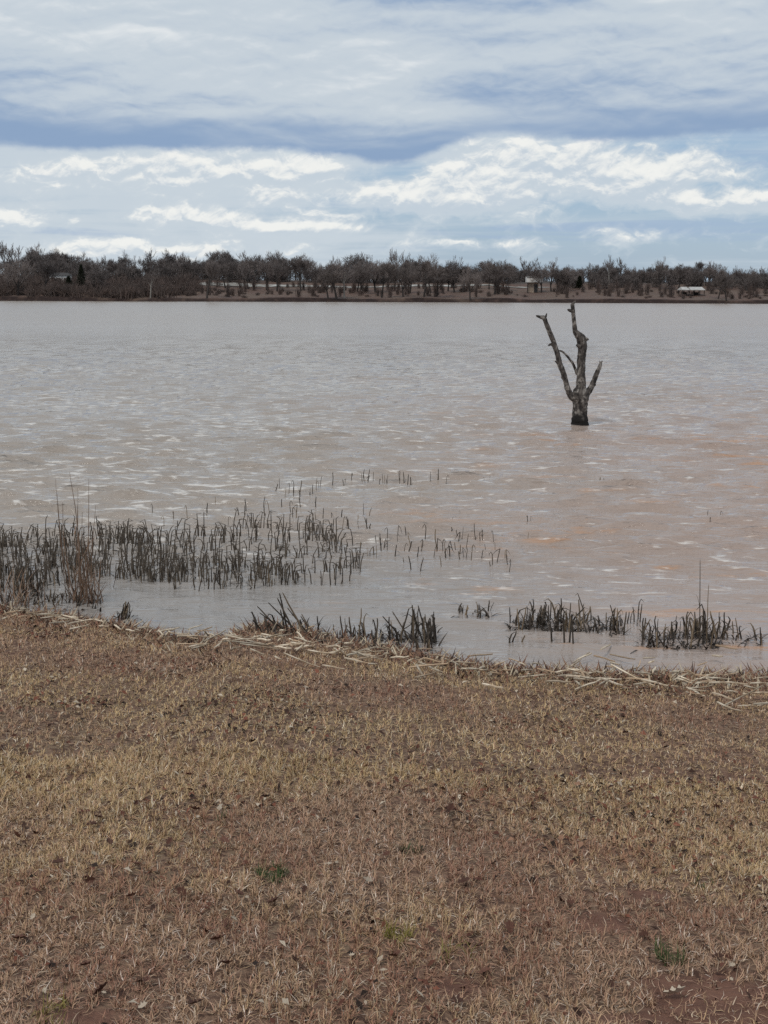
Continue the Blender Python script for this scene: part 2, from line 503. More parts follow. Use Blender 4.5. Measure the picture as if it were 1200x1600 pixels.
def make_lake():
    m, nt, bs = new_mat("muddy_water")
    tc = nt.node('ShaderNodeTexCoord')
    P = tc.outputs['Object']
    sx = nt.node('ShaderNodeSeparateXYZ'); nt.l.new(P, sx.inputs[0])
    X, Y = E(nt, sx.outputs[0]), E(nt, sx.outputs[1])
    big = nt.noise(nt.vec(X * 0.05, Y * 0.11), 1.0, 4, 0.55)
    mid = nt.noise(nt.vec(X * 0.35, Y * 1.5, 4.0), 1.0, 6, 0.68)
    crest = nt.noise(nt.vec(X * 2.3 + Y * 0.2, Y * 9.0 + X * 0.4, 8.0), 1.0, 4, 0.6, 0.2)
    # silt stirred up on the right-hand side near the bank
    silt = nt.sstep(X / (Y + 4.0) + (big - 0.5) * 0.5, -0.12, 0.26) * nt.sstep(Y, 18.0, 60.0, 1.0, 0.35)
    c = nt.mix(silt, (0.335, 0.282, 0.236), (0.368, 0.278, 0.230))
    c = nt.mix(nt.sstep(Y, 13.0, 17.0, 1.0, 0.0) * nt.sstep(X, -1.0, 3.0, 0.75, 0.15), c, (0.255, 0.230, 0.208))
    c = nt.mix(nt.sstep(mid * 0.7 + crest * 0.3, 0.54, 0.62) * silt * 0.75, c, (0.46, 0.245, 0.125))
    glint_at = nt.node('ShaderNodeAttribute', attribute_name='tint')
    fs = nt.node('ShaderNodeSeparateColor'); nt.l.new(glint_at.outputs['Color'], fs.inputs[0])
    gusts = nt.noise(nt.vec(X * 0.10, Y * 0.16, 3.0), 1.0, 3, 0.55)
    crest_glint = nt.sstep(crest + (gusts - 0.5) * 0.30, 0.57, 0.68) * E(nt, fs.outputs[2]) * 0.72
    c = nt.mix(crest_glint, c, (0.74, 0.69, 0.63))          # bright sky glints on the wave crests, painted into the base colour
    nt.put(bs.inputs['Base Color'], c)
    bs.inputs['IOR'].default_value = 1.333
    bs.inputs['Specular IOR Level'].default_value = 0.5
    # ripples too fine for the mesh
    w1 = nt.noise(nt.vec(X * 1.9 + Y * 0.2, Y * 4.4, 0.0), 1.0, 3, 0.5, 0.3)
    w2 = nt.noise(nt.vec(X * 5.5, Y * 12.0 + X * 1.4, 2.0), 1.0, 3, 0.55, 0.2)
    calm = nt.node('ShaderNodeAttribute', attribute_name='tint')
    cs = nt.node('ShaderNodeSeparateColor'); nt.l.new(calm.outputs['Color'], cs.inputs[0])
    h = (w1 * 0.055 + crest * 0.085 + w2 * 0.020) * E(nt, cs.outputs[0])
    nt.put(bs.inputs['Roughness'], E(nt, cs.outputs[1]))      # waves too small to model roughen the far water
    b = nt.node('ShaderNodeBump'); b.inputs['Strength'].default_value = 1.0; b.inputs['Distance'].default_value = 1.0
    nt.put(b.inputs['Height'], h); nt.l.new(b.outputs[0], bs.inputs['Normal'])
    # sheet that is finer near the bank
    r = 8.2 * np.exp(np.linspace(0, math.log(310 / 8.2), 740))
    tc_ = np.linspace(-1, 1, 391)
    ext = np.array([0.03, 0.08, 0.2, 0.5, 1.0])
    tt = np.concatenate([-1 - ext[::-1], tc_, 1 + ext])
    ex = np.where(np.abs(tt) <= 1, tt, np.sign(tt) * (1 + (np.abs(tt) - 1) * 1.0))
    W = 0.42 * r + 4.0
    Xg = W[:, None] * ex[None, :]
    far = np.maximum(np.abs(tt) - 1, 0)
    Xg = Xg + np.sign(tt)[None, :] * (far * 60)[None, :]
    Yg = np.repeat(r[:, None], len(tt), 1)
    dy = np.gradient(r)[:, None]
    dx = (W * (tc_[1] - tc_[0]))[:, None]
    rg = np.random.default_rng(3)
    n = 80
    lam = 0.17 * (2.0 / 0.17) ** rg.random(n)
    ang = math.radians(-96) + rg.normal(0, 0.25, n)
    kx, ky = 2 * np.pi / lam * np.cos(ang), 2 * np.pi / lam * np.sin(ang)
    amp = lam ** 0.95 * np.exp(-(np.log(lam / 0.42) / 0.60) ** 2)
    amp = amp / np.sqrt(np.sum((amp * 2 * np.pi / lam) ** 2) / 2) * 0.38      # rms slope
    ph = rg.random(n) * 2 * np.pi
    s = Yg - shore_y(np.clip(Xg, -60, 60))
    calm_ = 0.30 + 0.70 * sst(s, 0.3, 5.5)
    gust = 0.55 + 0.9 * fbm(Xg * 0.09, Yg * 0.16, 55, 3)
    A = calm_ * gust
    Zg = np.zeros_like(Xg); Dx = np.zeros_like(Xg); Dy = np.zeros_like(Xg)
    for i in range(n):
        keep = sst(lam[i] / dy, 1.8, 3.2) * np.ones_like(dx)
        if keep.max() <= 0:
            continue
        k = math.hypot(kx[i], ky[i])
        p = kx[i] * Xg + ky[i] * Yg + ph[i]
        a = amp[i] * keep
        Zg += a * np.cos(p)
        sn = np.sin(p) * a * 0.9
        Dx -= kx[i] / k * sn
        Dy -= ky[i] / k * sn
    crest_glint = sst(calm_, 0.3, 0.75) * (1 - 0.8 * sst(Yg, 45, 110))  # strength of the painted crest glints, weaker in calm and far water
    Zg *= A; Dx *= A; Dy *= A
    edgef = sst(far, 0.0, 0.01)[None, :]
    V = np.stack([Xg + Dx * (1 - edgef), Yg + Dy, Zg * (1 - edgef)], -1).reshape(-1, 3)
    ny, nx = Xg.shape
    i = np.arange(nx * ny).reshape(ny, nx)
    Q = np.stack([i[:-1, :-1], i[:-1, 1:], i[1:, 1:], i[1:, :-1]], -1).reshape(-1, 4)
    c0 = (0.15 + 0.85 * calm_ * np.clip(gust, 0.6, 1.3)) * np.clip(60 / Yg, 0.15, 1)
    colr = np.stack([c0, 0.04 + 0.24 * sst(Yg, 28, 130), crest_glint], -1).reshape(-1, 3)
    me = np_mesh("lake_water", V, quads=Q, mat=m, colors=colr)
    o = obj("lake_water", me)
    tag(o, "wind rippled muddy lake water between the two banks", kind='structure')
make_lake()

# ================================================================== FAR BANK
def far_z(x, y):
    x = np.asarray(x, float); y = np.asarray(y, float)
    s = y - far_shore_y(x)
    cut = 0.55 + 0.5 * fbm(x * 0.12, x * 0 + 9.1, 90, 3)
    z = np.interp(s, [-60, -1, 0, 1.2, 26, 48, 60, 100, 300, 900], [-4, -0.3, 0.0, 0.0, 1.45, 3.45, 3.7, 4.0, 5.0, 7.0])
    z = z + np.clip(-x - 10, 0, 90) * 0.010 * sst(s, 10, 45)
    z = z + cut * sst(s, 0.1, 1.3)
    z = z + (fbm(x * 0.05, y * 0.05, 91, 3) - 0.5) * 0.7 * sst(s, 4, 30) + (fbm(x * 0.6, y * 0.6, 93, 2) - 0.5) * 0.35 * sst(s, 1, 5)
    return z

def hit_far(px, py):
    d = ray(px, py)
    t = np.linspace(255, 420, 2600)
    X, Y, Z = d[0] * t, d[1] * t, CAM_H + d[2] * t
    g = far_z(X, Y)
    ok = Z <= g
    i = int(np.argmax(ok)) if ok.any() else 900
    return float(X[i]), float(Y[i]), float(g[i])

def make_far_bank():
    m, nt, bs = new_mat("far_bank_soil_and_dry_grass")
    tc = nt.node('ShaderNodeTexCoord')
    P = tc.outputs['Object']
    sx = nt.node('ShaderNodeSeparateXYZ'); nt.l.new(P, sx.inputs[0])
    n1 = nt.noise(P, 0.12, 5, 0.6)
    n2 = nt.noise(P, 0.9, 6, 0.75)
    a = nt.node('ShaderNodeAttribute', attribute_name='tint')
    sepc = nt.node('ShaderNodeSeparateColor'); nt.l.new(a.outputs['Color'], sepc.inputs[0])
    c = nt.mix(nt.sstep(n1, 0.38, 0.62), (0.125, 0.076, 0.058), (0.132, 0.090, 0.066))
    c = nt.mix(nt.sstep(n2, 0.45, 0.65), c, (0.085, 0.060, 0.050))
    c = nt.mix(E(nt, sepc.outputs[1]), c, (0.060, 0.046, 0.038))
    c = nt.mix(E(nt, sepc.outputs[0]) * nt.sstep(n2, 0.25, 0.55, 0.55, 1.0), c, (0.024, 0.014, 0.012))
    nt.put(bs.inputs['Base Color'], c)
    xs = np.concatenate([np.linspace(-900, -150, 30)[:-1], np.linspace(-150, 150, 420), np.linspace(150, 900, 30)[1:]])
    s = np.concatenate([np.linspace(-40, -2, 5), np.linspace(-1, 3, 14), np.linspace(3.6, 70, 60), np.linspace(75, 300, 20), np.linspace(340, 3000, 12)])
    S, X = np.meshgrid(s, xs, indexing='ij')
    Y = far_shore_y(X) + S
    Z = far_z(X, Y)
    V = np.stack([X, Y, Z], -1).reshape(-1, 3)
    ny, nx = X.shape
    i = np.arange(nx * ny).reshape(ny, nx)
    Q = np.stack([i[:-1, :-1], i[:-1, 1:], i[1:, 1:], i[1:, :-1]], -1).reshape(-1, 4)
    cutm = (1 - sst(S + (fbm(X * .3, S * .3, 94, 3) - .5) * 3, 0.8, 2.2))
    colr = np.stack([cutm, sst(S, 50, 58), cutm], -1).reshape(-1, 3)
    o = obj("far_bank", np_mesh("far_bank", V, quads=Q, mat=m, colors=colr))
    tag(o, "red brown far bank of the lake with dry grass", kind='structure')
    # pale gravel track along the slope behind the front row of trees
    road = mottled("pale_gravel", (0.22, 0.20, 0.175), (0.42, 0.41, 0.38), 0.35)
    xs = np.linspace(-62, 40, 160)
    ss = np.linspace(0, 1, 7)
    T, X = np.meshgrid(ss, xs, indexing='ij')
    wid = np.interp(X, [-62, -50, -30, -10, 20, 40], [2.0, 6.5, 6.0, 3.6, 3.4, 1.5])
    Y = far_shore_y(X) + 37.0 + 1.4 * np.sin(X * 0.07) + T * wid
    Z = far_z(X, Y) + 0.12
    V = np.stack([X, Y, Z], -1).reshape(-1, 3)
    ny, nx = X.shape
    i = np.arange(nx * ny).reshape(ny, nx)
    Q = np.stack([i[:-1, :-1], i[:-1, 1:], i[1:, 1:], i[1:, :-1]], -1).reshape(-1, 4)
    o = obj("gravel_road", np_mesh("gravel_road", V, quads=Q, mat=road))
    tag(o, "pale gravel road running behind the trees on the far bank", kind='structure')
make_far_bank()

# ------------------------------------------------------------------ bare trees
BARK = mottled("grey_brown_bark", (0.055, 0.046, 0.041), (0.034, 0.029, 0.027), 3.0, rough=0.9, rand=0.25)
BARK_PALE = mottled("pale_grey_bark", (0.27, 0.25, 0.22), (0.18, 0.16, 0.145), 3.0, rough=0.9)
TWIG = mottled("twig_bark", (0.135, 0.112, 0.103), (0.180, 0.150, 0.138), 0.5, rough=0.9, rand=0.3)
TWIG_RED = mottled("reddish_brush_twig", (0.165, 0.118, 0.100), (0.130, 0.100, 0.088), 0.5, rough=0.9, rand=0.25)
CEDAR = mottled("cedar_foliage", (0.030, 0.036, 0.022), (0.050, 0.050, 0.030), 1.2, rough=0.9)

def grow(seed, height=8.0, trunk_frac=0.28, spread=1.0, lean=0.0, levels=5, limbs=5, kids=4, twig_r=0.017, upright=0.75):
    rd = random.Random(seed)
    trunk, crown = MB(), MB()
    def rv():
        return Vector((rd.gauss(0, 1), rd.gauss(0, 1), rd.gauss(0, 1)))
    def branch(p, d, length, r, lvl):
        segs = 3 if lvl <= 1 else (2 if lvl <= 3 else 1)
        pts, rad = [p.copy()], [r]
        q, dd = p.copy(), d.copy()
        r_end = r * 0.62
        for i in range(segs):
            dd = (dd + rv() * (0.16 if lvl else 0.07) + Vector((0, 0, upright * 0.16))).normalized()
            q = q + dd * (length / segs)
            pts.append(q.copy()); rad.append(max(r + (r_end - r) * (i + 1) / segs, twig_r))
        (trunk if lvl <= 1 else crown).tube(pts, rad, 6 if lvl <= 1 else 3, cap=False)
        if lvl >= levels:
            return
        nk = limbs if lvl == 0 else kids + (1 if rd.random() < 0.3 else 0)
        for k in range(nk):
            f = 0.95 if k == 0 else rd.uniform(0.35 if lvl else 0.72, 1.0)
            idx = f * segs
            i0 = min(int(idx), segs - 1)
            pp = pts[i0].lerp(pts[i0 + 1], idx - i0)
            ax = rv(); ax = (ax - dd * ax.dot(dd)).normalized()
            a = math.radians(rd.uniform(8, 24) if k == 0 else rd.uniform(28, 62)) * spread
            nd = (dd * math.cos(a) + ax * math.sin(a))
            nd = (nd + Vector((0, 0, 0.22 * upright))).normalized()
            branch(pp, nd, length * rd.uniform(0.56, 0.80) if lvl else height * rd.uniform(0.22, 0.32), max(r_end * (0.85 if k == 0 else rd.uniform(0.45, 0.72)), twig_r), lvl + 1)
    d0 = Vector((lean, rd.uniform(-.1, .1), 1)).normalized()
    branch(Vector((0, 0, -0.3)), d0, height * trunk_frac + 0.3, height * 0.030, 0)
    top = max(v[2] for v in crown.v)
    k = height / top
    for mb in (trunk, crown):
        mb.v = [(x * k, y * k, z * k) for x, y, z in mb.v]
    return trunk, crown

PROTO = []
specs = [dict(), dict(spread=1.2, trunk_frac=0.22), dict(lean=0.25), dict(trunk_frac=0.4, spread=0.8, upright=0.9), dict(spread=1.1, lean=-0.22),
         dict(limbs=3, trunk_frac=0.2, upright=0.7), dict(limbs=6, spread=1.05), dict(trunk_frac=0.34, upright=0.6), dict(limbs=4, spread=1.3, trunk_frac=0.3)]
for i, sp in enumerate(specs):
    tr, cr = grow(100 + i, **sp)
    PROTO.append((tr.mesh("trunk", BARK), cr.mesh("crown", TWIG)))
SPIKY = []
for i in range(4):
    tr, cr = grow(180 + i, levels=4, kids=3, limbs=4 + i % 2, spread=0.72, upright=1.2, trunk_frac=0.3, twig_r=0.030)
    SPIKY.append((tr.mesh("trunk", BARK), cr.mesh("crown", TWIG)))
tr, cr = grow(140, trunk_frac=0.55, spread=0.8, upright=0.9, limbs=4, levels=4)
PROTO_PALE = (tr.mesh("trunk", BARK_PALE), cr.mesh("crown", TWIG))

def plant(pr, x, y, z, h, rz, label, group, wide=1.0):
    root = obj("bare_tree", None, loc=(x, y, z), rot=(0, 0, rz), scale=(h / 8 * wide, h / 8 * wide, h / 8))
    root.empty_display_size = 0.3
    obj("trunk", pr[0], root)
    obj("crown", pr[1], root)
    return tag(root, label, 'tree', group)

SKYLINE = [(-300, 388), (0, 388), (60, 384), (110, 387), (150, 398), (190, 392), (240, 396), (265, 390), (300, 400), (330, 391), (370, 388), (400, 400), (430, 393), (470, 388), (500, 404),
           (540, 403), (560, 397), (600, 403), (655, 392), (690, 406), (740, 408), (780, 402), (820, 405), (860, 409), (900, 414), (955, 405), (990, 413), (1035, 404), (1080, 409),
           (1105, 405), (1140, 418), (1170, 421), (1200, 421), (1500, 420)]
SKX, SKY = [a for a, b in SKYLINE], [b for a, b in SKYLINE]

# front row: trunk pixel, foot pixel, crown top pixel, kind of tree, label
ORD = ['first', 'second', 'third', 'fourth', 'fifth', 'sixth', 'seventh', 'eighth', 'ninth', 'tenth', 'eleventh', 'twelfth']
front = [
    (28, 462, 402, 1, "large bare tree at the far left end of the far bank"),
    (72, 458, 404, 0, "broad bare tree in front of the white house on the far bank"),
    (148, 463, 408, 6, "bare tree between the dark cedar and the gabled white cabin"),
    (235, 466, 420, 'p', "thin pale grey trunked tree low on the brushy far bank"),
    (323, 466, 402, 3, "tall straight dark trunk standing on red bank left of centre"),
    (352, 450, 408, 0, "bare tree with dark trunk crossing the bright stretch of gravel road"),
    (388, 452, 406, 7, "bare tree at the right end of the bright gravel stretch"),
    (416, 453, 404, 2, "right leaning bare tree above the red bank, left of centre"),
    (433, 455, 406, 5, "low forking bare tree left of the two tallest spiky trees"),
    (470, 455, 398, 3, "straight dark bare tree under the tall spiky crowns"),
    (513, 466, 406, 8, "spreading bare tree with trunk low on the red bank"),
    (526, 468, 404, 0, "thick dark trunked bare tree beside a pale forked one"),
    (538, 466, 408, 'p', "pale forked tree beside the thick dark trunk, centre left"),
    (558, 456, 404, 7, "bare tree just right of the pale forked tree"),
    (565, 459, 402, 4, "left leaning bare tree right of the pale forked tree"),
    (587, 457, 404, 1, "wide bare tree with short trunk near the middle of far bank"),
    (596, 465, 403, 3, "stoutest dark straight trunk near the middle of the far bank"),
    (617, 452, 406, 6, "bare tree rooted by the gravel road right of stoutest trunk"),
    (630, 464, 410, 5, "many stemmed bare tree on the red bank right of centre"),
    (640, 458, 406, 8, "small spreading bare tree beside the many stemmed one"),
    (662, 464, 394, 7, "tall bare tree whose crown stands highest right of centre"),
    (673, 458, 408, 0, "bare tree just right of the highest crown"),
    (682, 463, 410, 2, "right leaning bare tree right of the highest crown"),
    (700, 455, 408, 6, "upper bare tree of a close pair beyond the highest crown"),
    (710, 457, 408, 1, "lower bare tree of a close pair beyond the highest crown"),
    (723, 457, 410, 3, "upright bare tree left of the leaning tree at water's edge"),
    (735, 469, 410, 4, "left leaning bare tree at the water's edge left of the kiosk"),
    (764, 452, 408, 7, "slim bare tree by the road two trees left of kiosk"),
    (772, 460, 405, 2, "bare tree with trunk bent right, left of the kiosk"),
    (788, 454, 408, 8, "bare tree close to the left side of the kiosk"),
    (846, 457, 412, 0, "bare tree touching the right side of the white roofed kiosk"),
    (861, 455, 412, 5, "small forked bare tree right of the kiosk"),
    (870, 456, 414, 6, "dense round bare tree right of the kiosk"),
    (886, 455, 416, 1, "wide low bare tree above the top of the dead snag"),
    (952, 446, 404, 'p', "tall bare tree with pale straight trunk right of the snag"),
    (1030, 452, 404, 8, "big open crowned bare tree left of the long picnic shelter"),
    (1060, 450, 410, 2, "bare tree at the left end of the long picnic shelter"),
    (1108, 452, 406, 6, "round crowned bare tree right of the long picnic shelter"),
    (1122, 467, 420, 7, "low bare tree near the water, left one of a pair at right"),
    (1135, 470, 422, 0, "low bare tree near the water, right one of a pair at right"),
    (1178, 462, 424, 4, "bare tree near the right end of the far bank"),
]
def plant_front():
    rd = random.Random(5)
    for px, py, top, k, lab in front:
        x, y, z = hit_far(px, py)
        h = max(at_depth(px, top, y)[1] - z, 3.5)
        pr = PROTO_PALE if k == 'p' else PROTO[k]
        plant(pr, x, y, z, h, 0 if k in (2, 4) else rd.uniform(0, 6.28), lab, "front row of bare trees on the far bank", 0.95)
plant_front()

ZONES = [(-400, 60, "at the far left end"), (60, 118, "behind the pale house"), (118, 185, "between the cedar and gabled cabin"), (185, 270, "behind the gabled cabin"), (270, 345, "left of the bright gravel stretch"),
         (345, 420, "above the bright gravel stretch"), (420, 500, "about the two tallest spiky trees"), (500, 580, "above the pale forked tree"), (580, 640, "above the stoutest dark trunk"),
         (640, 700, "about the highest crown right of centre"), (700, 790, "left of the kiosk"), (790, 890, "above the kiosk"), (890, 985, "about the pale straight trunk"),
         (985, 1060, "left of the long shelter"), (1060, 1120, "above the long shelter"), (1120, 1700, "at the far right end")]
def plant_back():
    rd = random.Random(9)
    rows = [(44, 60, 96, 11, "middle row", "middle rows of the far wood"), (62, 88, 112, 2, "back row", "back row of the far wood")]
    for s0, s1, n, drop, row, grp in rows:
        xs = sorted(-130 + 1460 * (i + rd.uniform(-.45, .45)) / (n - 1) for i in range(n))
        cnt = {}
        for px in xs:
            x, _ = at_depth(px, 440, 340)
            y = float(far_shore_y(x)) + rd.uniform(s0, s1)
            x, _ = at_depth(px, 440, y)
            if s0 < 50 and 800 < px < 850:          # clearing round the kiosk
                continue
            z = float(far_z(x, y))
            top = float(np.interp(px, SKX, SKY)) + drop + rd.choice((-5, -2, 1, 5, 10, 14))
            h = max(at_depth(px, top, y)[1] - z, 4.0)
            zi, zn = next((i, zz[2]) for i, zz in enumerate(ZONES) if zz[0] <= px < zz[1])
            cnt[zi] = cnt.get(zi, 0) + 1
            lab = "bare %s tree %s, %s from left there" % (row, zn, ORD[cnt[zi] - 1] if cnt[zi] <= 12 else 'number %d' % cnt[zi])
            pool = SPIKY if row == 'back row' and rd.random() < .55 else PROTO
            plant(pool[rd.randrange(len(pool))], x, y, z, h * (rd.uniform(1.05, 1.28) if pool is SPIKY else 1), rd.uniform(0, 6.28), lab, grp, rd.uniform(0.85, 1.15))
plant_back()

def far_wood():
    """the mass of trees behind, one uncountable thicket of branches and twigs"""
    rd = np.random.default_rng(12)
    Vs = []
    for i in range(500):
        px = rd.uniform(-220, 1420)
        x, _ = at_depth(px, 440, 375)
        near = 30 if px > 860 else (46 if px > 300 else 34)
        y = float(far_shore_y(x)) + (rd.uniform(near, near + 16) if i % 3 == 0 and not 795 < px < 870 else rd.uniform(56, 125))
        if i % 3 == 0 and 1050 < px < 1112:
            y += 14
        x, _ = at_depth(px, 440, y)
        z = float(far_z(x, y))
        top = float(np.interp(px, SKX, SKY)) + 9 + rd.uniform(0, 12) + (10 if i % 3 == 0 else 0)
        h = max(at_depth(px, top, y)[1] - z, 2.5)
        n = 600
        w = rd.uniform(1.7, 2.9)
        d = rd.normal(0, 1, (n, 3)); d /= np.linalg.norm(d, axis=1)[:, None]
        f = rd.random(n)                                        # height in the crown; brushy right down to the ground
        prof = np.where(f < 0.55, 0.8 + 0.36 * f, np.sqrt(np.clip(1 - ((f - 0.55) / 0.47) ** 2, 0, 1)))
        r = rd.random(n) ** 0.5 * w * prof
        lump = 0.75 + 0.35 * np.sin(d[:, 0] * 5 + i) * np.cos(d[:, 1] * 4 + i * 2)
        a2 = rd.random(n) * 6.283
        c = np.stack([np.cos(a2) * r * lump, np.sin(a2) * r * lump, f * h * (0.85 + 0.15 * lump) - 0.2], -1)
        dr = np.stack([d[:, 0] * 0.7, d[:, 1] * 0.7, np.abs(d[:, 2]) * 0.6 + 0.55], -1) + rd.normal(0, 0.35, (n, 3))
        dr /= np.linalg.norm(dr, axis=1)[:, None]
        L = rd.uniform(0.4, 1.2, n)[:, None]
        sd_ = np.cross(dr, rd.normal(0, 1, (n, 3))); sd_ /= np.linalg.norm(sd_, axis=1)[:, None]
        wd = rd.uniform(0.03, 0.075, n)[:, None]
        o = np.array([x, y, z])
        Vs.append(np.stack([c - sd_ * wd, c + sd_ * wd, c + dr * L], 1) + o)
    V = np.concatenate(Vs).reshape(-1, 3)
    me = np_mesh("far_wood", V, tris=np.arange(len(V)).reshape(-1, 3), mat=TWIG, smooth=False)
    tag(obj("far_wood", me), "grey brown mass of bare woodland behind the far trees", 'wood', kind='stuff')
far_wood()

def brush():
    """leafless brush covering the far bank"""
    rd = np.random.default_rng(21)
    base = []
    for k in range(4):
        r2 = random.Random(50 + k)
        mb = MB()
        for i in range(46):
            a, l = r2.uniform(0, 6.28), r2.uniform(0.5, 1.0)
            lean = abs(r2.gauss(0, 0.55))
            p = Vector((r2.gauss(0, .25), r2.gauss(0, .25), -0.05))
            d = Vector((math.cos(a) * math.sin(lean), math.sin(a) * math.sin(lean), math.cos(lean)))
            q = p + d * l * 0.6
            mb.tube([p, q, q + (d + Vector((r2.gauss(0, .3), r2.gauss(0, .3), .1))) * l * 0.4], [0.022, 0.016, 0.01], 3, cap=False)
            for j in range(2):
                e = d + Vector((r2.gauss(0, .5), r2.gauss(0, .5), r2.gauss(0, .3)))
                mb.tube([p.lerp(q, r2.uniform(.4, 1)), q + e * l * 0.35], [0.014, 0.009], 3, cap=False)
        base.append((np.array(mb.v), np.array(mb.f)))
    Vs, Qs, off = [], [], 0
    for i in range(1300):
        px = rd.uniform(-150, 1350)
        x, _ = at_depth(px, 460, 285)
        left = np.interp(px, [-200, 180, 330, 420, 880, 1000, 1400], [1, 1, 0.4, 0.05, 0.06, 0.15, 0.2])
        s = rd.uniform(1.6, 40 if px < 330 else 26)
        if rd.random() > left:
            continue
        y = float(far_shore_y(x)) + s
        z = float(far_z(x, y))
        h = rd.uniform(1.0, 2.6) * 1.25 if px < 300 else rd.uniform(.3, .9)
        v, q = base[i % 4]
        a = rd.uniform(0, 6.28)
        vv = np.stack([(v[:, 0] * math.cos(a) - v[:, 1] * math.sin(a)) * h * 1.3 + x, (v[:, 0] * math.sin(a) + v[:, 1] * math.cos(a)) * h + y, v[:, 2] * h + z], -1)
        Vs.append(vv); Qs.append(q + off); off += len(v)
    # saplings and thin stems that veil the bank between the trunks
    for i in range(210):
        px = rd.uniform(300, 1350)
        x, _ = at_depth(px, 460, 295)
        if 800 < px < 868 or 1048 < px < 1112:
            continue
        y = float(far_shore_y(x)) + rd.uniform(5, 36)
        z = float(far_z(x, y))
        h = rd.uniform(1.0, 3.4)
        v, q = base[i % 4]
        a = rd.uniform(0, 6.28)
        w = rd.uniform(.5, 1.1)
        vv = np.stack([(v[:, 0] * math.cos(a) - v[:, 1] * math.sin(a)) * w + x, (v[:, 0] * math.sin(a) + v[:, 1] * math.cos(a)) * w + y, v[:, 2] * h + z], -1)
        Vs.append(vv); Qs.append(q + off); off += len(v)
    me = np_mesh("brush", np.concatenate(Vs), quads=np.concatenate(Qs), mat=TWIG_RED, smooth=False)
    tag(obj("brush", me), "leafless reddish brush covering the far bank above the water", 'brush', kind='stuff')
brush()

def cedar(px, py, top, label, wide):
    x, y, z = hit_far(px, py)
    h = at_depth(px, top, y)[1] - z
    rd = random.Random(px)
    root = obj("cedar_tree", None, loc=(x, y, z))
    tr = MB().tube([(0, 0, -.2), (0, 0, h * .5), (0.05, 0, h * .95)], [.13, .09, .02], 6)
    obj("trunk", tr.mesh("trunk", BARK), root)
    mb = MB()
    for i in range(1500):
        f = rd.random() ** 0.8
        rr = wide * (1 - f) ** 0.7 * (0.55 + 0.45 * rd.random()) * (0.8 + 0.3 * math.sin(i * 2.4))
        a = rd.uniform(0, 6.28)
        p = (rr * math.cos(a), rr * math.sin(a), 0.25 + f * (h - 0.3))
        mb.blade(p, a + rd.gauss(0, .5), rd.uniform(.25, .5), rd.uniform(.1, .2), rd.uniform(.3, 1.3), rd.uniform(-.3, .6), 2)
    obj("crown", mb.mesh("crown", CEDAR), root)
    tag(root, label, 'tree', "cedars on the far bank")
cedar(128, 458, 414, "tall dark cedar among the bare trees at left", 1.7)
cedar(108, 460, 432, "low round dark cedar in the brush at left", 1.4)
cedar(905, 452, 432, "small dark cedar among bare trees behind the snag", 1.1)

# ------------------------------------------------------------------ far buildings
WHITE = mottled("weathered_white_paint", (0.82, 0.80, 0.76), (0.74, 0.72, 0.68), 1.5, rough=0.6)
TAN = mottled("tan_board", (0.40, 0.32, 0.25), (0.32, 0.25, 0.19), 2.0)
PALE_METAL = mottled("dull_pale_metal_roof", (0.50, 0.48, 0.45), (0.38, 0.365, 0.34), 1.2, rough=0.6)
DARK = mottled("dark_opening", (0.02, 0.02, 0.02), (0.03, 0.028, 0.026), 2.0)
ROOFDARK = mottled("dark_shingle", (0.075, 0.068, 0.065), (0.05, 0.047, 0.046), 3.0)
GLASS, _nt, _bs = new_mat("window_glass")
_bs.inputs['Base Color'].default_value = (0.03, 0.035, 0.04, 1); _bs.inputs['Roughness'].default_value = 0.08

def kiosk():
    x, y, z = hit_far(834, 457)
    root = obj("kiosk", None, loc=(x, y, z))
    H = at_depth(834, 433, y)[1] - z
    w = 24 * y / F
    obj("wall", MB().box((-.15, 0.2, H * .35 - .1), (w * .62, 1.9, H * .7 + .2)).mesh("wall", TAN), root)
    rf = obj("roof", MB().box((0, 0, H - H * .16), (w, 3.0, H * .36)).mesh("roof", WHITE), root)
    obj("fascia", MB().box((0, -1.52, H - H * .02), (w * 1.06, .1, .12)).mesh("fascia", ROOFDARK), rf)
    for sx in (-1, 1):
        obj("post", MB().box((sx * w * .44, -1.25, H * .34 - .1), (.2, .2, H * .68 + .2)).mesh("post", BARK), root)
    d = obj("door", MB().box((.35, -.78, 0.95), (.8, .06, 1.9)).mesh("door", ROOFDARK), root)
    obj("handle", MB().box((.65, -.83, 0.95), (.06, .06, .16)).mesh("handle", WHITE), d)
    tag(root, "small tan kiosk with white box roof among the far trees", 'kiosk')
kiosk()

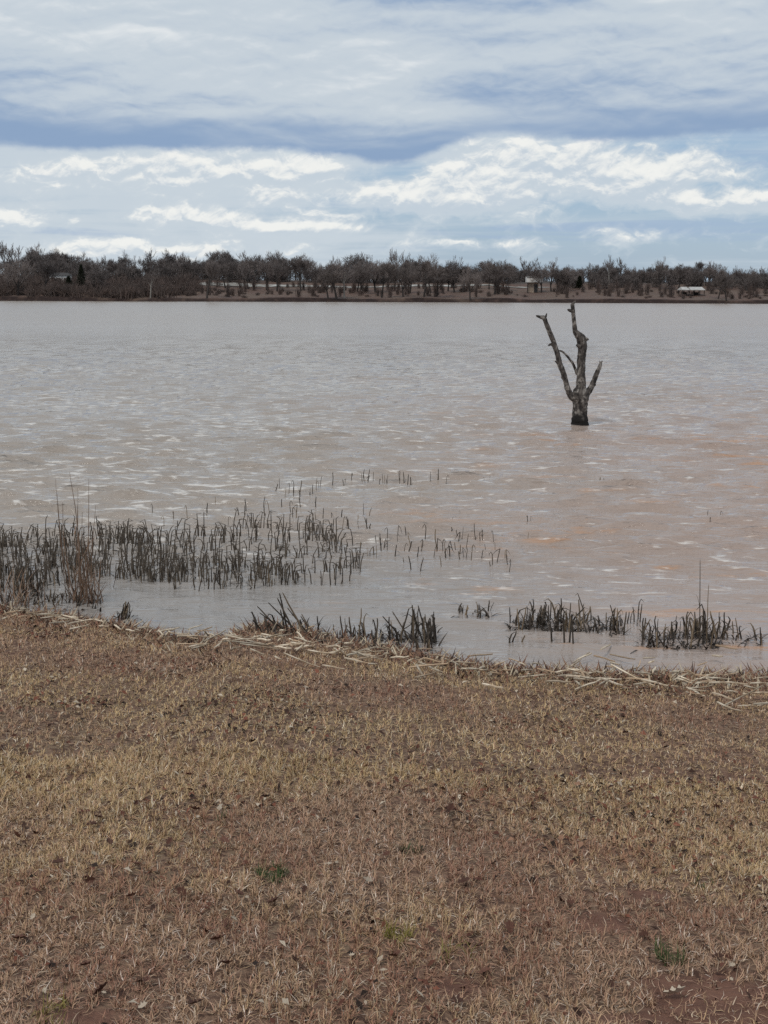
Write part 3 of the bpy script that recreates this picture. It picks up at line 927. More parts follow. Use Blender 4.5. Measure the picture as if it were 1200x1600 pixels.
def shelter():
    x, y, z = hit_far(1080, 461)
    z -= 0.1
    root = obj("picnic_shelter", None, loc=(x, y, z))
    w = 36 * y / F
    H = max(at_depth(1080, 449, y)[1] - z, 1.9)
    for sx, ww in ((-w * .34, w * .32), (w * .17, w * .62)):
        m = MB()
        a, b = sx - ww / 2, sx + ww / 2
        zt, ze = H, H - 0.62
        m.v = [(a, -2.4, ze), (b, -2.4, ze), (b - .2, 0, zt), (a + .2, 0, zt), (a, 2.4, ze), (b, 2.4, ze),
               (a, -2.4, ze - .12), (b, -2.4, ze - .12), (a, 2.4, ze - .12), (b, 2.4, ze - .12)]
        m.f = [(0, 1, 2, 3), (3, 2, 5, 4), (6, 7, 1, 0), (4, 5, 9, 8), (6, 0, 4, 8), (0, 3, 4), (1, 5, 2), (1, 7, 9, 5), (8, 9, 7, 6)]
        obj("roof", m.mesh("roof", PALE_METAL), root)
    for i in range(5):
        for yy in (-2.0, 2.0):
            obj("post", MB().box((-w * .46 + i * w * .23, yy, (H - .62) / 2 - .15), (.14, .14, H - .62 + .3)).mesh("post", BARK), root)
    for i in range(2):
        t = obj("table", MB().box((-w * .3 + i * w * .5, 0, .75), (1.8, .8, .07)).mesh("table", TAN), root)
        obj("table_leg", MB().box((-w * .3 + i * w * .5, 0, .33), (1.2, .12, .74)).mesh("table_leg", BARK), t)
    tag(root, "long low picnic shelter with white roof near the right end", 'shelter')
shelter()

def cabin(px, py, top, wpx, label, gable, nwin):
    x, y, z = hit_far(px, py)
    root = obj("cabin" if gable else "house", None, loc=(x, y, z))
    w = wpx * y / F
    H = at_depth(px, top, y)[1] - z
    wall = H * (.62 if gable else .78)
    obj("wall", MB().box((0, 0, wall / 2 - .2), (w, 3.2, wall + .4)).mesh("wall", WHITE), root)
    m = MB()
    o = .25
    if gable:
        m.v = [(-w / 2 - o, -1.9, wall - .05), (w / 2 + o, -1.9, wall - .05), (w / 2 + o, 1.9, wall - .05), (-w / 2 - o, 1.9, wall - .05), (-w * .1, -1.9, H), (-w * .1, 1.9, H)]
        m.f = [(0, 1, 4), (1, 2, 5, 4), (2, 3, 5), (3, 0, 4, 5), (3, 2, 1, 0)]
    else:
        m.v = [(-w / 2 - o, -1.9, wall), (w / 2 + o, -1.9, wall), (w / 2 + o, 1.9, wall), (-w / 2 - o, 1.9, wall), (-w / 2 + .5, 0, H), (w / 2 - .5, 0, H)]
        m.f = [(0, 1, 5, 4), (1, 2, 5), (2, 3, 4, 5), (3, 0, 4), (3, 2, 1, 0)]
    obj("roof", m.mesh("roof", ROOFDARK), root)
    for i in range(nwin):
        wx = (i - (nwin - 1) / 2) * w / nwin
        f = obj("window", MB().box((wx, -1.62, wall * .58), (w / nwin * .5, .08, wall * .42)).mesh("window", TAN), root)
        obj("pane", MB().box((wx, -1.67, wall * .58), (w / nwin * .42, .05, wall * .36)).mesh("pane", GLASS), f)
    tag(root, label, 'cabin' if gable else 'house')
cabin(95, 447, 426, 30, "pale house with dark windows behind trees at far left", False, 3)
cabin(209, 441, 421, 20, "white gabled cabin with dark roof behind the left trees", True, 1)

# ================================================================== DEAD SNAG IN THE LAKE
def snag():
    m, nt, bs = new_mat("weathered_snag_bark")
    tc = nt.node('ShaderNodeTexCoord')
    P = tc.outputs['Object']
    mp = nt.node('ShaderNodeMapping'); mp.inputs['Scale'].default_value = (1, 1, 0.35)
    nt.l.new(P, mp.inputs[0])
    sx = nt.node('ShaderNodeSeparateXYZ'); nt.l.new(P, sx.inputs[0])
    n = nt.noise(mp.outputs[0], 16.0, 6, 0.6)
    n2 = nt.noise(P, 6.5, 5, 0.6, 0.6)
    c = nt.mix(nt.sstep(n, 0.38, 0.6), (0.030, 0.026, 0.024), (0.115, 0.098, 0.086))
    c = nt.mix(nt.sstep(n2, 0.50, 0.60) * nt.sstep(n, 0.3, 0.6), c, (0.29, 0.26, 0.23))      # bare wood where bark has come off
    wet = nt.sstep(E(nt, sx.outputs[2]) + (n2 - 0.5) * 0.5, 0.14, 0.42, 1.0, 0.0)
    c = nt.mix(wet, c, (0.016, 0.014, 0.013))                                                   # water line stain
    nt.put(bs.inputs['Base Color'], c)
    bs.inputs['Roughness'].default_value = 0.9
    b = nt.node('ShaderNodeBump'); b.inputs['Strength'].default_value = 1.0; b.inputs['Distance'].default_value = 0.03
    nt.put(b.inputs['Height'], n); nt.l.new(b.outputs[0], bs.inputs['Normal'])
    bx, by = at(906, 664, 0)
    root = obj("dead_tree", None, loc=(bx, by, 0))
    def P3(cx, cy, dep=0.0):
        px, py = 780 + cx / 5.4545, 450 + cy / 5.4545
        x, z = at_depth(px, py, by + dep)
        return Vector((x - bx, dep, z))
    S = 28.4 / F / 5.4545 / 2          # crop pixel width -> radius
    def limb(name, pts, sides=12, wob=0.16, sub=5, seed=0.0, parent=root, cap_taper=True):
        P_ = [P3(a, b_, d) for a, b_, w, d in pts]
        W_ = [w * S for a, b_, w, d in pts]
        out, rad = [], []
        for i in range(len(P_) - 1):
            p0, p1, p2, p3 = P_[max(i - 1, 0)], P_[i], P_[i + 1], P_[min(i + 2, len(P_) - 1)]
            for k in range(sub):
                t = k / sub
                out.append(0.5 * ((2 * p1) + (p2 - p0) * t + (2 * p0 - 5 * p1 + 4 * p2 - p3) * t * t + (3 * p1 - p0 - 3 * p2 + p3) * t ** 3))
                rad.append(W_[i] * (1 - t) + W_[i + 1] * t)
        out.append(P_[-1]); rad.append(W_[-1])
        mb = MB().tube(out, rad, sides, wob, True, seed=seed)
        return obj(name, mb.mesh(name, m, smooth=True), parent)
    limb("trunk", [(688, 1290, 165, 0), (688, 1170, 150, 0), (686, 1110, 140, 0), (688, 1060, 122, 0), (690, 1000, 128, 0), (692, 930, 150, 0), (692, 890, 140, 0), (696, 840, 88, 0), (697, 760, 74, 0),
                   (698, 690, 70, .02), (702, 610, 72, .03), (706, 540, 76, .03), (708, 480, 80, .03), (700, 435, 88, .02), (672, 398, 62, 0), (648, 365, 44, -.02), (640, 310, 34, -.03),
                   (634, 250, 34, -.03), (628, 190, 36, -.03), (626, 145, 34, -.02), (640, 122, 18, -.02), (654, 110, 5, -.02)], 16, 0.17, 5, 1.0)
    lb = limb("branch", [(668, 950, 70, -.02), (618, 925, 62, -.05), (588, 870, 50, -.08), (568, 800, 44, -.10), (545, 720, 48, -.13), (515, 640, 46, -.15), (495, 560, 42, -.17), (462, 460, 46, -.18),
                         (425, 365, 40, -.2), (400, 300, 36, -.2), (382, 258, 40, -.2), (350, 248, 28, -.21), (325, 240, 20, -.22), (315, 232, 6, -.22)], 10, 0.2, 4, 5.0)
    limb("twig", [(385, 262, 30, -.2), (398, 238, 18, -.2), (406, 214, 6, -.2)], 8, 0.15, 3, 6.0, lb)
    limb("twig", [(470, 500, 20, -.18), (440, 480, 22, -.19), (425, 488, 16, -.2), (413, 484, 5, -.2)], 8, 0.15, 3, 7.0, lb)
    limb("twig", [(515, 650, 30, -.15), (490, 632, 20, -.16), (474, 622, 6, -.17)], 8, 0.15, 3, 8.0, lb)
    limb("twig", [(560, 785, 30, -.1), (540, 768, 20, -.11), (528, 756, 6, -.12)], 8, 0.15, 3, 9.0, lb)
    limb("branch", [(662, 735, 20, 0.0), (648, 690, 22, -.04), (625, 640, 22, -.06), (595, 600, 20, -.08), (560, 560, 18, -.1), (530, 538, 16, -.12), (500, 532, 8, -.14)], 8, 0.22, 4, 11.0)
    rb = limb("branch", [(705, 940, 80, .02), (748, 895, 62, .05), (785, 845, 52, .08), (812, 780, 44, .1), (838, 715, 42, .12), (858, 665, 32, .13), (868, 635, 22, .14), (882, 622, 5, .14)], 10, 0.2, 4, 13.0)
    limb("twig", [(795, 840, 30, .08), (815, 830, 16, .08), (825, 822, 5, .08)], 8, 0.15, 3, 14.0, rb)
    limb("twig", [(860, 660, 22, .13), (858, 636, 12, .13), (856, 620, 4, .13)], 8, 0.15, 3, 15.0, rb)
    limb("knob", [(712, 455, 60, 0.0), (735, 440, 44, -.02), (752, 438, 30, -.03), (760, 445, 10, -.03)], 9, 0.2, 3, 16.0)
    limb("knob", [(690, 500, 40, -.04), (668, 490, 30, -.06), (655, 486, 10, -.07)], 8, 0.2, 3, 17.0)
    limb("twig", [(632, 205, 26, -.03), (602, 192, 24, -.04), (588, 186, 18, -.05), (580, 184, 6, -.05)], 8, 0.2, 3, 18.0)
    tag(root, "dead forked tree stump with broken limbs standing in the lake", 'dead tree')
snag()

# ================================================================== REEDS
REED = mottled("wet_dark_reed", (0.040, 0.031, 0.024), (0.085, 0.066, 0.048), 22.0, rough=0.7, stretch=(1, 1, .25), rand=0.45, alt=(0.190, 0.140, 0.092))
REED_TAN = mottled("dry_tan_reed", (0.20, 0.125, 0.080), (0.125, 0.078, 0.055), 18.0, rough=0.8, stretch=(1, 1, .3), rand=0.25)
MUCK = mottled("rotting_reed_muck", (0.030, 0.024, 0.020), (0.060, 0.045, 0.035), 18.0, rough=0.8)

def reed_mesh(kind, seed):
    """broken stub 1 m tall at unit scale (scaled down when placed); the foot reaches below the water"""
    rd = random.Random(seed)
    mb = MB()
    r = 0.030
    lx = rd.gauss(0, .06)
    if kind == 'up':
        pts = [(0, 0, -.45), (lx * .3, 0, .0), (lx * .7, rd.gauss(0, .02), .5), (lx, rd.gauss(0, .03), .92), (lx * 1.05 + .01, 0, 1.02)]
        mb.tube(pts, [r, r, r * .92, r * .8, r * .25], 6)
        if rd.random() < .5:
            mb.blade((lx * .6, 0, .45), rd.uniform(0, 6.28), rd.uniform(.25, .5), .05, .3, rd.uniform(.5, 2.4), 4)
    elif kind == 'tip':     # bends over near its tip
        k = rd.choice((-1, 1)) * rd.uniform(.18, .30)
        pts = [(0, 0, -.45), (lx * .4, 0, 0), (lx, 0, .62), (lx + k * .1, .01, .9), (lx + k * .45, .02, 1.0), (lx + k, .03, .88), (lx + k * 1.15, .03, .70)]
        mb.tube(pts, [r, r, r * .9, r * .85, r * .8, r * .65, r * .2], 6)
    else:                   # snapped, upper half hangs down
        k = rd.choice((-1, 1)) * rd.uniform(.35, .6)
        pts = [(0, 0, -.45), (lx * .4, 0, 0), (lx, 0, .78), (lx + .01, .01, .84)]
        mb.tube(pts, [r, r, r * .9, r * .8], 6)
        mb.tube([(lx, 0, .83), (lx + k * .5, .04, .66), (lx + k, .07, .28)], [r * .8, r * .7, r * .3], 6)
        if rd.random() < .5:
            mb.blade((lx * .5, 0, .5), rd.uniform(0, 6.28), .4, .05, .4, 1.6, 4)
    return mb.mesh("reed_stub", REED)
REEDS = {k: [reed_mesh(k, 10 * i + j) for j in range(5)] for i, k in enumerate(('up', 'tip', 'snap'))}

def reed_beds():
    rd = random.Random(44)
    # outline of the reed bed in photo pixels: x, first and last foot line, relative density
    beds = []
    def foot(px):
        return np.interp(px, [0, 60, 160, 300, 420, 500, 560], [930, 928, 900, 925, 918, 915, 912])
    def backl(px):
        return np.interp(px, [0, 160, 300, 400, 480, 560], [842, 838, 838, 824, 822, 850])
    dense = []
    tries = 0
    while len(dense) < 1250 and tries < 40000:
        tries += 1
        px = rd.uniform(-70, 562)
        a, b = backl(px), foot(px)
        py = a + (b - a) * rd.random()
        n = float(fbm(px * 0.022, py * 0.06, 61, 3))
        lane = 0.35 if (160 < px < 560 and 872 < py < 886) else 1.0
        if px > 430:
            lane *= np.interp(px, [430, 560], [0.9, 0.35])
        if rd.random() < lane * (0.35 + 0.65 * sst(n, 0.34, 0.58)):
            dense.append((px, py, rd.uniform(13, 36) if rd.random() < .9 else rd.uniform(34, 48)))
    scat = []
    for x0, x1, y0, y1, n, where in ((400, 500, 762, 806, 22, "in the loose cluster beyond the middle of the reed bed"), (500, 705, 750, 762, 26, "in the farthest row out in the lake"),
                              (560, 780, 838, 872, 46, "in the cluster right of the reed bed"), (630, 812, 868, 896, 18, "in the low cluster nearest the right shore clumps"),
                              (440, 580, 800, 830, 20, "just beyond the right end of the reed bed"), (750, 775, 745, 752, 2, "just right of the farthest row"),
                              (858, 862, 755, 760, 1, "alone below and left of the snag"), (935, 945, 752, 757, 2, "alone below and right of the snag"), (815, 830, 812, 842, 3, "apart at the right of all clusters"),
                              (1030, 1180, 800, 818, 4, "alone in open water at far right"), (230, 420, 785, 828, 16, "beyond the left half of the reed bed"), (700, 790, 800, 830, 3, "above the cluster right of the reed bed")):
        for i in range(n):
            scat.append((rd.uniform(x0, x1), rd.uniform(y0, y1), rd.uniform(7, 13) if n < 5 else rd.uniform(12, 25) if y0 < 835 else rd.uniform(11, 30), where))
    LOOK = {'up': "upright", 'tip': "curled over", 'snap': "snapped"}
    def bed_zone(px):
        return ("in the reed bed left of the tall dry grass" if px < 95 else "in the reed bed around the tall dry grass" if px < 200 else
                "in the reed bed beyond the open inlet" if px < 380 else "in the right end of the reed bed")
    def one(px, py, hp, where=None):
        where = where or bed_zone(px)
        x, y = at(px, py, 0)
        h = hp * math.hypot(y, CAM_H) / F * 0.84
        k = rd.choices(('up', 'tip', 'snap'), (.58, .24, .18))[0]
        me = rd.choice(REEDS[k])
        thick = rd.uniform(.5, 1.3) * 0.20
        o = obj("reed_stub", me, loc=(x, y, -0.01), rot=(rd.gauss(0, .07), rd.gauss(0, .10), rd.uniform(0, 6.28) if k == 'up' else rd.gauss(0, .5) + rd.choice((0, math.pi))),
                scale=(thick if k == 'up' else h * rd.uniform(.8, 1), thick, h))
        tag(o, "%s dark reed stub %s" % (LOOK[k], where), 'reed', "%s reed stubs %s" % (LOOK[k], where))
    for p in scat:
        one(*p)
    inview = [p for p in dense if p[0] > -15]
    inview.sort(key=lambda p: -p[1])
    keep = inview[:150] + inview[150::3]
    keep = keep[:300 - len(scat)]
    ks = set(keep)
    for p in keep:
        one(*p)
    # the rest of the bed
    Vs, Qs, off, Ts = [], [], 0, []
    mb = MB()
    for px, py, hp in dense:
        if (px, py, hp) in ks:
            continue
        x, y = at(px, py, 0)
        h = hp * math.hypot(y, CAM_H) / F * 0.85
        k = rd.gauss(0, .035)
        e = rd.choice((-1, 1)) * rd.uniform(.02, .07)
        pts = [(x, y, -.12), (x + k * .4, y, h * .5), (x + k, y + .01, h * .92), (x + k + e, y + .02, h * rd.uniform(.8, 1.08))]
        mb.tube(pts, [.0065, .006, .0052, .003], 5)
    # short rotted stumps and floating leaf shreds between the stalks
    for i in range(900):
        px = rd.uniform(-70, 560)
        a, b = backl(px), foot(px)
        py = a + (b - a) * rd.random() + 3
        if float(fbm(px * 0.022, py * 0.06, 61, 3)) < 0.44:
            continue
        x, y = at(px, py, 0)
        mb.blade((x, y, -.01), rd.uniform(0, 6.28), rd.uniform(.06, .2), rd.uniform(.008, .02), rd.uniform(.2, 1.3), rd.uniform(.2, 1.6), 3)
    tag(obj("reed_bed", mb.mesh("reed_bed", REED)), "remaining dark stubs and shreds of the dense reed bed", 'reeds', kind='stuff')
reed_beds()

STALKS = []
def stalk_mesh(seed, bend):
    rd = random.Random(seed)
    mb = MB()
    k = rd.gauss(0, .08)
    pts = [(0, 0, -.25), (0, 0, 0), (k * .4, .02, .4), (k + bend * .15, .02, .75), (k + bend * .5, .03, .96 - abs(bend) * .2), (k + bend, .03, 1 - abs(bend) * .75)]
    mb.tube(pts, [.030, .030, .027, .023, .017, .006], 5)
    mb.blade((k * .4, .02, .4), rd.uniform(0, 6.28), rd.uniform(.3, .5), .05, .25, rd.uniform(.3, 1.8), 4)
    return mb.mesh("stalk", REED)
for i in range(10):
    STALKS.append(stalk_mesh(900 + i, (0, .12, -.15, .35, -.35, .05, .25, -.25, 0, .5)[i]))

def clump(label, stalks, litter, mat=None, seed=0, name="reed_clump", cat='reed clump'):
    """stalks: (foot px, foot py, top px, top py); litter: px0, px1, py0, py1, amount"""
    rd = random.Random(seed)
    cx = sum(s[0] for s in stalks) / len(stalks); cy = max(s[1] for s in stalks)
    gx, gy, gz = hit(cx, cy)
    root = obj(name, None, loc=(gx, gy, 0))
    for a, b, c, d in stalks:
        x, y, z = hit(a, b)
        tx, tz = at_depth(c, d, y)
        v = Vector((tx - x, rd.gauss(0, .02), tz - z))
        L = max(v.length, .04)
        o = obj("stalk", STALKS[0] if L > .5 else rd.choice(STALKS if abs(v.x) < .5 * L else STALKS[:2]), root, loc=(x - gx, y - gy, z - .01))
        o.rotation_euler = v.to_track_quat('Z', 'Y').to_euler()
        w = rd.uniform(.22, .33) if L < .5 else .15
        o.scale = (w if rd.random() < .5 or L > .4 else L * .8, w, L)
        if mat:
            o.material_slots[0].link = 'OBJECT'; o.material_slots[0].material = mat
    if litter:
        x0, x1, y0, y1, n = litter
        mb = MB()
        for i in range(n):
            x, y, z = hit(rd.uniform(x0, x1), rd.uniform(y0, y1))
            mb.blade((x - gx, y - gy, z - .01), rd.uniform(0, 6.28), rd.uniform(.06, .20), rd.uniform(.008, .022), rd.uniform(.1, 1.2), rd.uniform(.3, 1.9), 3)
        obj("leaf_litter", mb.mesh("leaf_litter", mat or MUCK), root)
    tag(root, label, cat, "reed clumps along the near shore")

def spread(seed, x0, x1, y0, y1, n, h0, h1, lean=0.0):
    rd = random.Random(seed)
    out = []
    for i in range(n):
        a, b = rd.uniform(x0, x1), rd.uniform(y0, y1)
        h = rd.uniform(h0, h1) * (1 if rd.random() < .7 else .6)
        out.append((a, b, a + lean * h + rd.gauss(0, .12) * h, b - h))
    return out

clump("dark reeds leaning left over brown litter on the shore point",
      [(470, 992, 415, 938), (462, 992, 430, 930), (478, 993, 440, 925), (450, 990, 432, 928), (486, 994, 448, 948), (440, 988, 398, 945), (455, 990, 405, 955), (432, 986, 425, 950), (492, 994, 470, 958), (445, 988, 440, 944)]
      + spread(1, 400, 490, 980, 994, 12, 14, 34, -.4), (392, 500, 978, 996, 110), seed=31)
clump("short sparse reed stems at water's edge between two shore clumps", spread(2, 495, 575, 988, 1004, 15, 18, 40, 0.05) + [(560, 1000, 560, 950), (536, 998, 530, 960)], (490, 580, 990, 1006, 70), seed=32)
clump("thickest tangle of dark reeds at the shore in mid picture",
      spread(3, 585, 682, 985, 1018, 44, 22, 52, 0.0) + [(660, 1000, 640, 948), (668, 1000, 652, 944), (640, 1000, 612, 950), (630, 998, 596, 960), (676, 990, 684, 958)], (580, 684, 990, 1020, 200), seed=33)
clump("tiny pair of reed tufts in shallow water right of the tangle", spread(4, 712, 730, 952, 962, 6, 10, 18, .2) + spread(5, 746, 768, 954, 964, 8, 12, 22, .2), (712, 768, 954, 964, 18), seed=34)
clump("mat of dark reeds in shallow water with stems at left end",
      spread(6, 796, 850, 968, 985, 14, 18, 40, 0.05) + [(797, 975, 795, 945), (825, 968, 823, 945), (796, 1006, 798, 985), (815, 1004, 822, 990), (800, 1004, 806, 984)], (796, 850, 972, 984, 90), seed=35)
clump("dense upright reeds in shallow water in the middle of right shore",
      spread(7, 845, 915, 965, 990, 30, 22, 46, 0.03) + [(882, 1006, 880, 950), (896, 1010, 893, 955), (862, 1000, 860, 970), (890, 1004, 897, 958)], (842, 915, 970, 990, 130), seed=36)
clump("reeds with bent over tops beside the dense upright ones", spread(8, 915, 1000, 968, 992, 22, 18, 40, 0.1) + [(965, 985, 952, 942), (985, 975, 987, 948)], (912, 975, 972, 994, 80), seed=37)
clump("low dark reed tuft left of the two tallest thin stalks", spread(9, 1002, 1062, 988, 1012, 26, 18, 42, 0.02), (1000, 1062, 992, 1014, 110), seed=38)
clump("reed tuft with two tall thin stalks near right edge",
      spread(10, 1064, 1125, 985, 1012, 30, 24, 48, 0.05) + [(1093, 1004, 1092, 872), (1104, 1006, 1110, 912), (1098, 1006, 1112, 940), (1120, 1000, 1106, 945), (1084, 1000, 1070, 955)], (1062, 1125, 990, 1014, 120), seed=39)
clump("sparse bent reeds at the right edge of the picture", spread(11, 1125, 1190, 985, 1008, 14, 14, 38, -.1), (1122, 1192, 994, 1010, 60), seed=40)
clump("dark pointed tuft at the water's edge beside tall dry grass", spread(12, 183, 206, 962, 972, 12, 14, 34, 0.15), (170, 212, 960, 974, 40), seed=41)
clump("stubby dark reeds on the marshy edge at far left", spread(13, 0, 150, 930, 952, 30, 10, 26, 0.0), (0, 160, 930, 956, 160), seed=42)

def tall_grass(label, px, py, spec, seed, blades):
    rd = random.Random(seed)
    gx, gy, gz = hit(px, py)
    root = obj("tall_grass_clump", None, loc=(gx, gy, gz))
    for a, b, c, d, w in spec:
        x, y, z = hit(a, b)
        tx, tz = at_depth(c, d, y)
        mb = MB()
        p0 = Vector((x - gx, y - gy, z - gz - .03)); p1 = Vector((tx - gx, y - gy + rd.gauss(0, .05), tz - gz))
        side = rd.gauss(0, .03)
        pts = [p0.lerp(p1, t) + Vector((side * math.sin(t * 3.1), 0, 0)) for t in (0, .25, .5, .75, 1)]
        mb.tube(pts, [w, w * .9, w * .75, w * .6, w * .25], 5)
        st = obj("stalk", mb.mesh("stalk", REED_TAN), root)
        if rd.random() < .7:
            lf = MB()
            for q in range(2):
                t = rd.uniform(.2, .6)
                lf.blade(p0.lerp(p1, t), rd.uniform(0, 6.28), rd.uniform(.15, .35), .010, .3, rd.uniform(.3, 1.5), 4)
            obj("leaf", lf.mesh("leaf", REED_TAN), st)
    mb = MB()
    for i in range(blades):
        x, y, z = hit(px + rd.gauss(0, 16), py + rd.uniform(-38, 2))
        mb.blade((x - gx, y - gy, z - gz - .01), rd.uniform(0, 6.28), rd.uniform(.15, .42), rd.uniform(.006, .012), rd.uniform(.0, .5), rd.uniform(.1, 1.2), 4)
    obj("basal_leaves", mb.mesh("basal_leaves", REED_TAN), root)
    tag(root, label, 'grass clump')
tall_grass("tall dry reddish grass clump rising above the reeds at left", 132, 948,
           [(126, 940, 108, 738, .006), (134, 942, 142, 745, .005), (118, 938, 98, 785, .006), (140, 944, 128, 800, .006), (128, 942, 120, 790, .006), (110, 936, 92, 770, .005),
            (146, 944, 150, 835, .006), (134, 940, 112, 830, .006), (124, 940, 140, 815, .006), (138, 946, 132, 860, .006), (150, 944, 158, 870, .006), (104, 936, 84, 750, .004), (116, 940, 122, 760, .004), (142, 946, 146, 792, .005)], 3, 130)
tall_grass("low brown grass fringe on the bank at far left edge", 25, 962, [(20, 960, 14, 915, .005), (34, 962, 40, 925, .005), (8, 960, 2, 920, .005)], 4, 70)

# ================================================================== NEAR BANK COVER
GRASS = tint_mat("dry_grass_blades", 0.85, 0.12)
def lawn():
    rg = np.random.default_rng(17)
    PAL = np.array([(0.500, 0.360, 0.200), (0.460, 0.315, 0.195), (0.385, 0.220, 0.145), (0.520, 0.420, 0.295), (0.080, 0.045, 0.032), (0.460, 0.290, 0.195), (0.76, 0.66, 0.53)])
    pts = []
    def scatter(n, y0, y1, margin):
        y = np.sqrt(rg.random(n) * (y1 ** 2 - y0 ** 2) + y0 ** 2)
        x = (rg.random(n) * 2 - 1) * (0.315 * np.hypot(y, 1.5) + margin)
        return x, y
    x, y = scatter(245000, 2.7, 12.2, 0.6)
    xn, yn = scatter(200000, 2.7, 6.2, 0.4)
    x, y = np.concatenate([x, xn]), np.concatenate([y, yn])
    xb, yb = scatter(26000, 2.0, 12.2, 5.0)
    x, y = np.concatenate([x, xb]), np.concatenate([y, yb])
    # gather into tufts
    tx, ty = np.floor(x / 0.06), np.floor(y / 0.06)
    jx, jy = hash2(tx, ty, 3), hash2(tx, ty, 4)
    pull = 0.45
    x = x * (1 - pull) + pull * ((tx + jx) * 0.06); y = y * (1 - pull) + pull * ((ty + jy) * 0.06)
    s = shore_y(x) - y
    bare = bare_mask(x, y)
    thin = fbm(x * 6, y * 6, 71, 3)
    keep = (s > 0.30 + 0.7 * rg.random(len(x)) ** 2) & (rg.random(len(x)) > bare * 0.82) & (rg.random(len(x)) < 0.5 + 1.0 * sst(thin, 0.28, 0.55))
    x, y, s = x[keep], y[keep], s[keep]
    n = len(x)
    z = ground_z(x, y)
    dist = np.hypot(x, y)
    tall = 0.75 + 0.7 * fbm(x * 1.3, y * 1.3, 81, 3)
    L = rg.uniform(0.020, 0.056, n) * tall
    Wd = rg.uniform(0.0020, 0.0042, n) * (0.75 + 0.06 * dist)
    az = rg.random(n) * 2 * np.pi
    lean = np.abs(rg.normal(0.85, 0.5, n))
    curl = rg.normal(0.9, 1.2, n)
    yaw = rg.normal(0, 0.7, n)
    # colour: warm straw in mid-distance, redder near the camera, patchy
    zone = fbm(x * 0.9, y * 1.0, 101, 4) + (sst(dist, 3.0, 9.5) - 0.5) * 0.13 + 0.03 - sst(dist, 8.6, 11.0) * 0.14
    patch = fbm(x * 2.6, y * 2.6, 102, 3)
    gold = sst(zone, 0.30, 0.75)
    red = sst(patch, 0.52, 0.70)
    r = rg.random(n)
    pick = np.where(r < 0.50, np.where(rg.random(n) < gold, 0, 1), np.where(r < 0.70, np.where(rg.random(n) < 0.25 + 0.6 * red - .35 * gold, 2, 5), np.where(r < 0.82, 3, np.where(r < 0.95, 4, 6))))
    pick = np.where((red > 0.6) & (rg.random(n) < 0.4) & (gold < .7), 2, pick)
    col = PAL[pick] * rg.uniform(0.72, 1.28, (n, 1))
    col *= (1.09 - 0.10 * red[:, None])
    col = col * (1 - 0.10 * (1 - gold[:, None])) * (np.array([[1.04, 1.02, 0.95]]) * gold[:, None] + np.array([[1.0, 0.94, 0.97]]) * (1 - gold[:, None]))
    # a few live green blades where the photo shows them
    for gx_, gy_, rad, amount, gc in ((425, 1372, .055, .55, (0.055, 0.085, 0.030)), (345, 1284, .03, .4, (0.055, 0.08, 0.03)), (1040, 1502, .06, .55, (0.07, 0.09, 0.035)), (1100, 1385, .05, .2, (0.07, 0.09, 0.035)),
                                   (620, 1468, .05, .5, (0.20, 0.17, 0.04)), (712, 1500, .05, .3, (0.19, 0.165, 0.05)), (90, 1594, .06, .3, (0.2, 0.17, 0.05)), (640, 1335, .04, .35, (0.06, 0.075, 0.035))):
        hx, hy, hz = hit(gx_, gy_)
        g = (np.hypot((x - hx), (y - hy) * 0.8) < rad) & (rg.random(n) < amount)
        col[g] = np.array(gc) * rg.uniform(0.8, 1.25, (int(g.sum()), 1))
        L[g] *= 1.5; lean[g] *= 0.6
    P = np.stack([x, y, z - 0.004], -1)
    V = np.zeros((n, 7, 3)); C = np.repeat(col[:, None, :], 7, 1)
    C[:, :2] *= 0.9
    a = lean.copy(); q = P.copy(); azz = az.copy()
    for i in range(4):
        side = np.stack([-np.sin(azz), np.cos(azz), np.zeros(n)], -1)
        if i < 3:
            w = (Wd * (1 - (i / 3.2) ** 1.5) * 0.5)[:, None]
            V[:, 2 * i] = q - side * w; V[:, 2 * i + 1] = q + side * w
        else:
            V[:, 6] = q
        st = np.stack([np.cos(azz) * np.sin(a), np.sin(azz) * np.sin(a), np.cos(a)], -1)
        q = q + st * (L / 3)[:, None]
        q[:, 2] = np.maximum(q[:, 2], P[:, 2] + 0.006)
        a = a + curl / 3; azz = azz + yaw
    b = np.arange(n)[:, None] * 7
    Qd = np.concatenate([b + np.array([[0, 1, 3, 2]]), b + np.array([[2, 3, 5, 4]])], 0)
    T = b + np.array([[4, 5, 6]])
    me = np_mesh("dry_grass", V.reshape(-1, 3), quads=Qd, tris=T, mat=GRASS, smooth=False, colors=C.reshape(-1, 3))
    tag(obj("dry_grass", me), "short matted dry brown grass covering the near bank", 'grass', kind='stuff')
lawn()

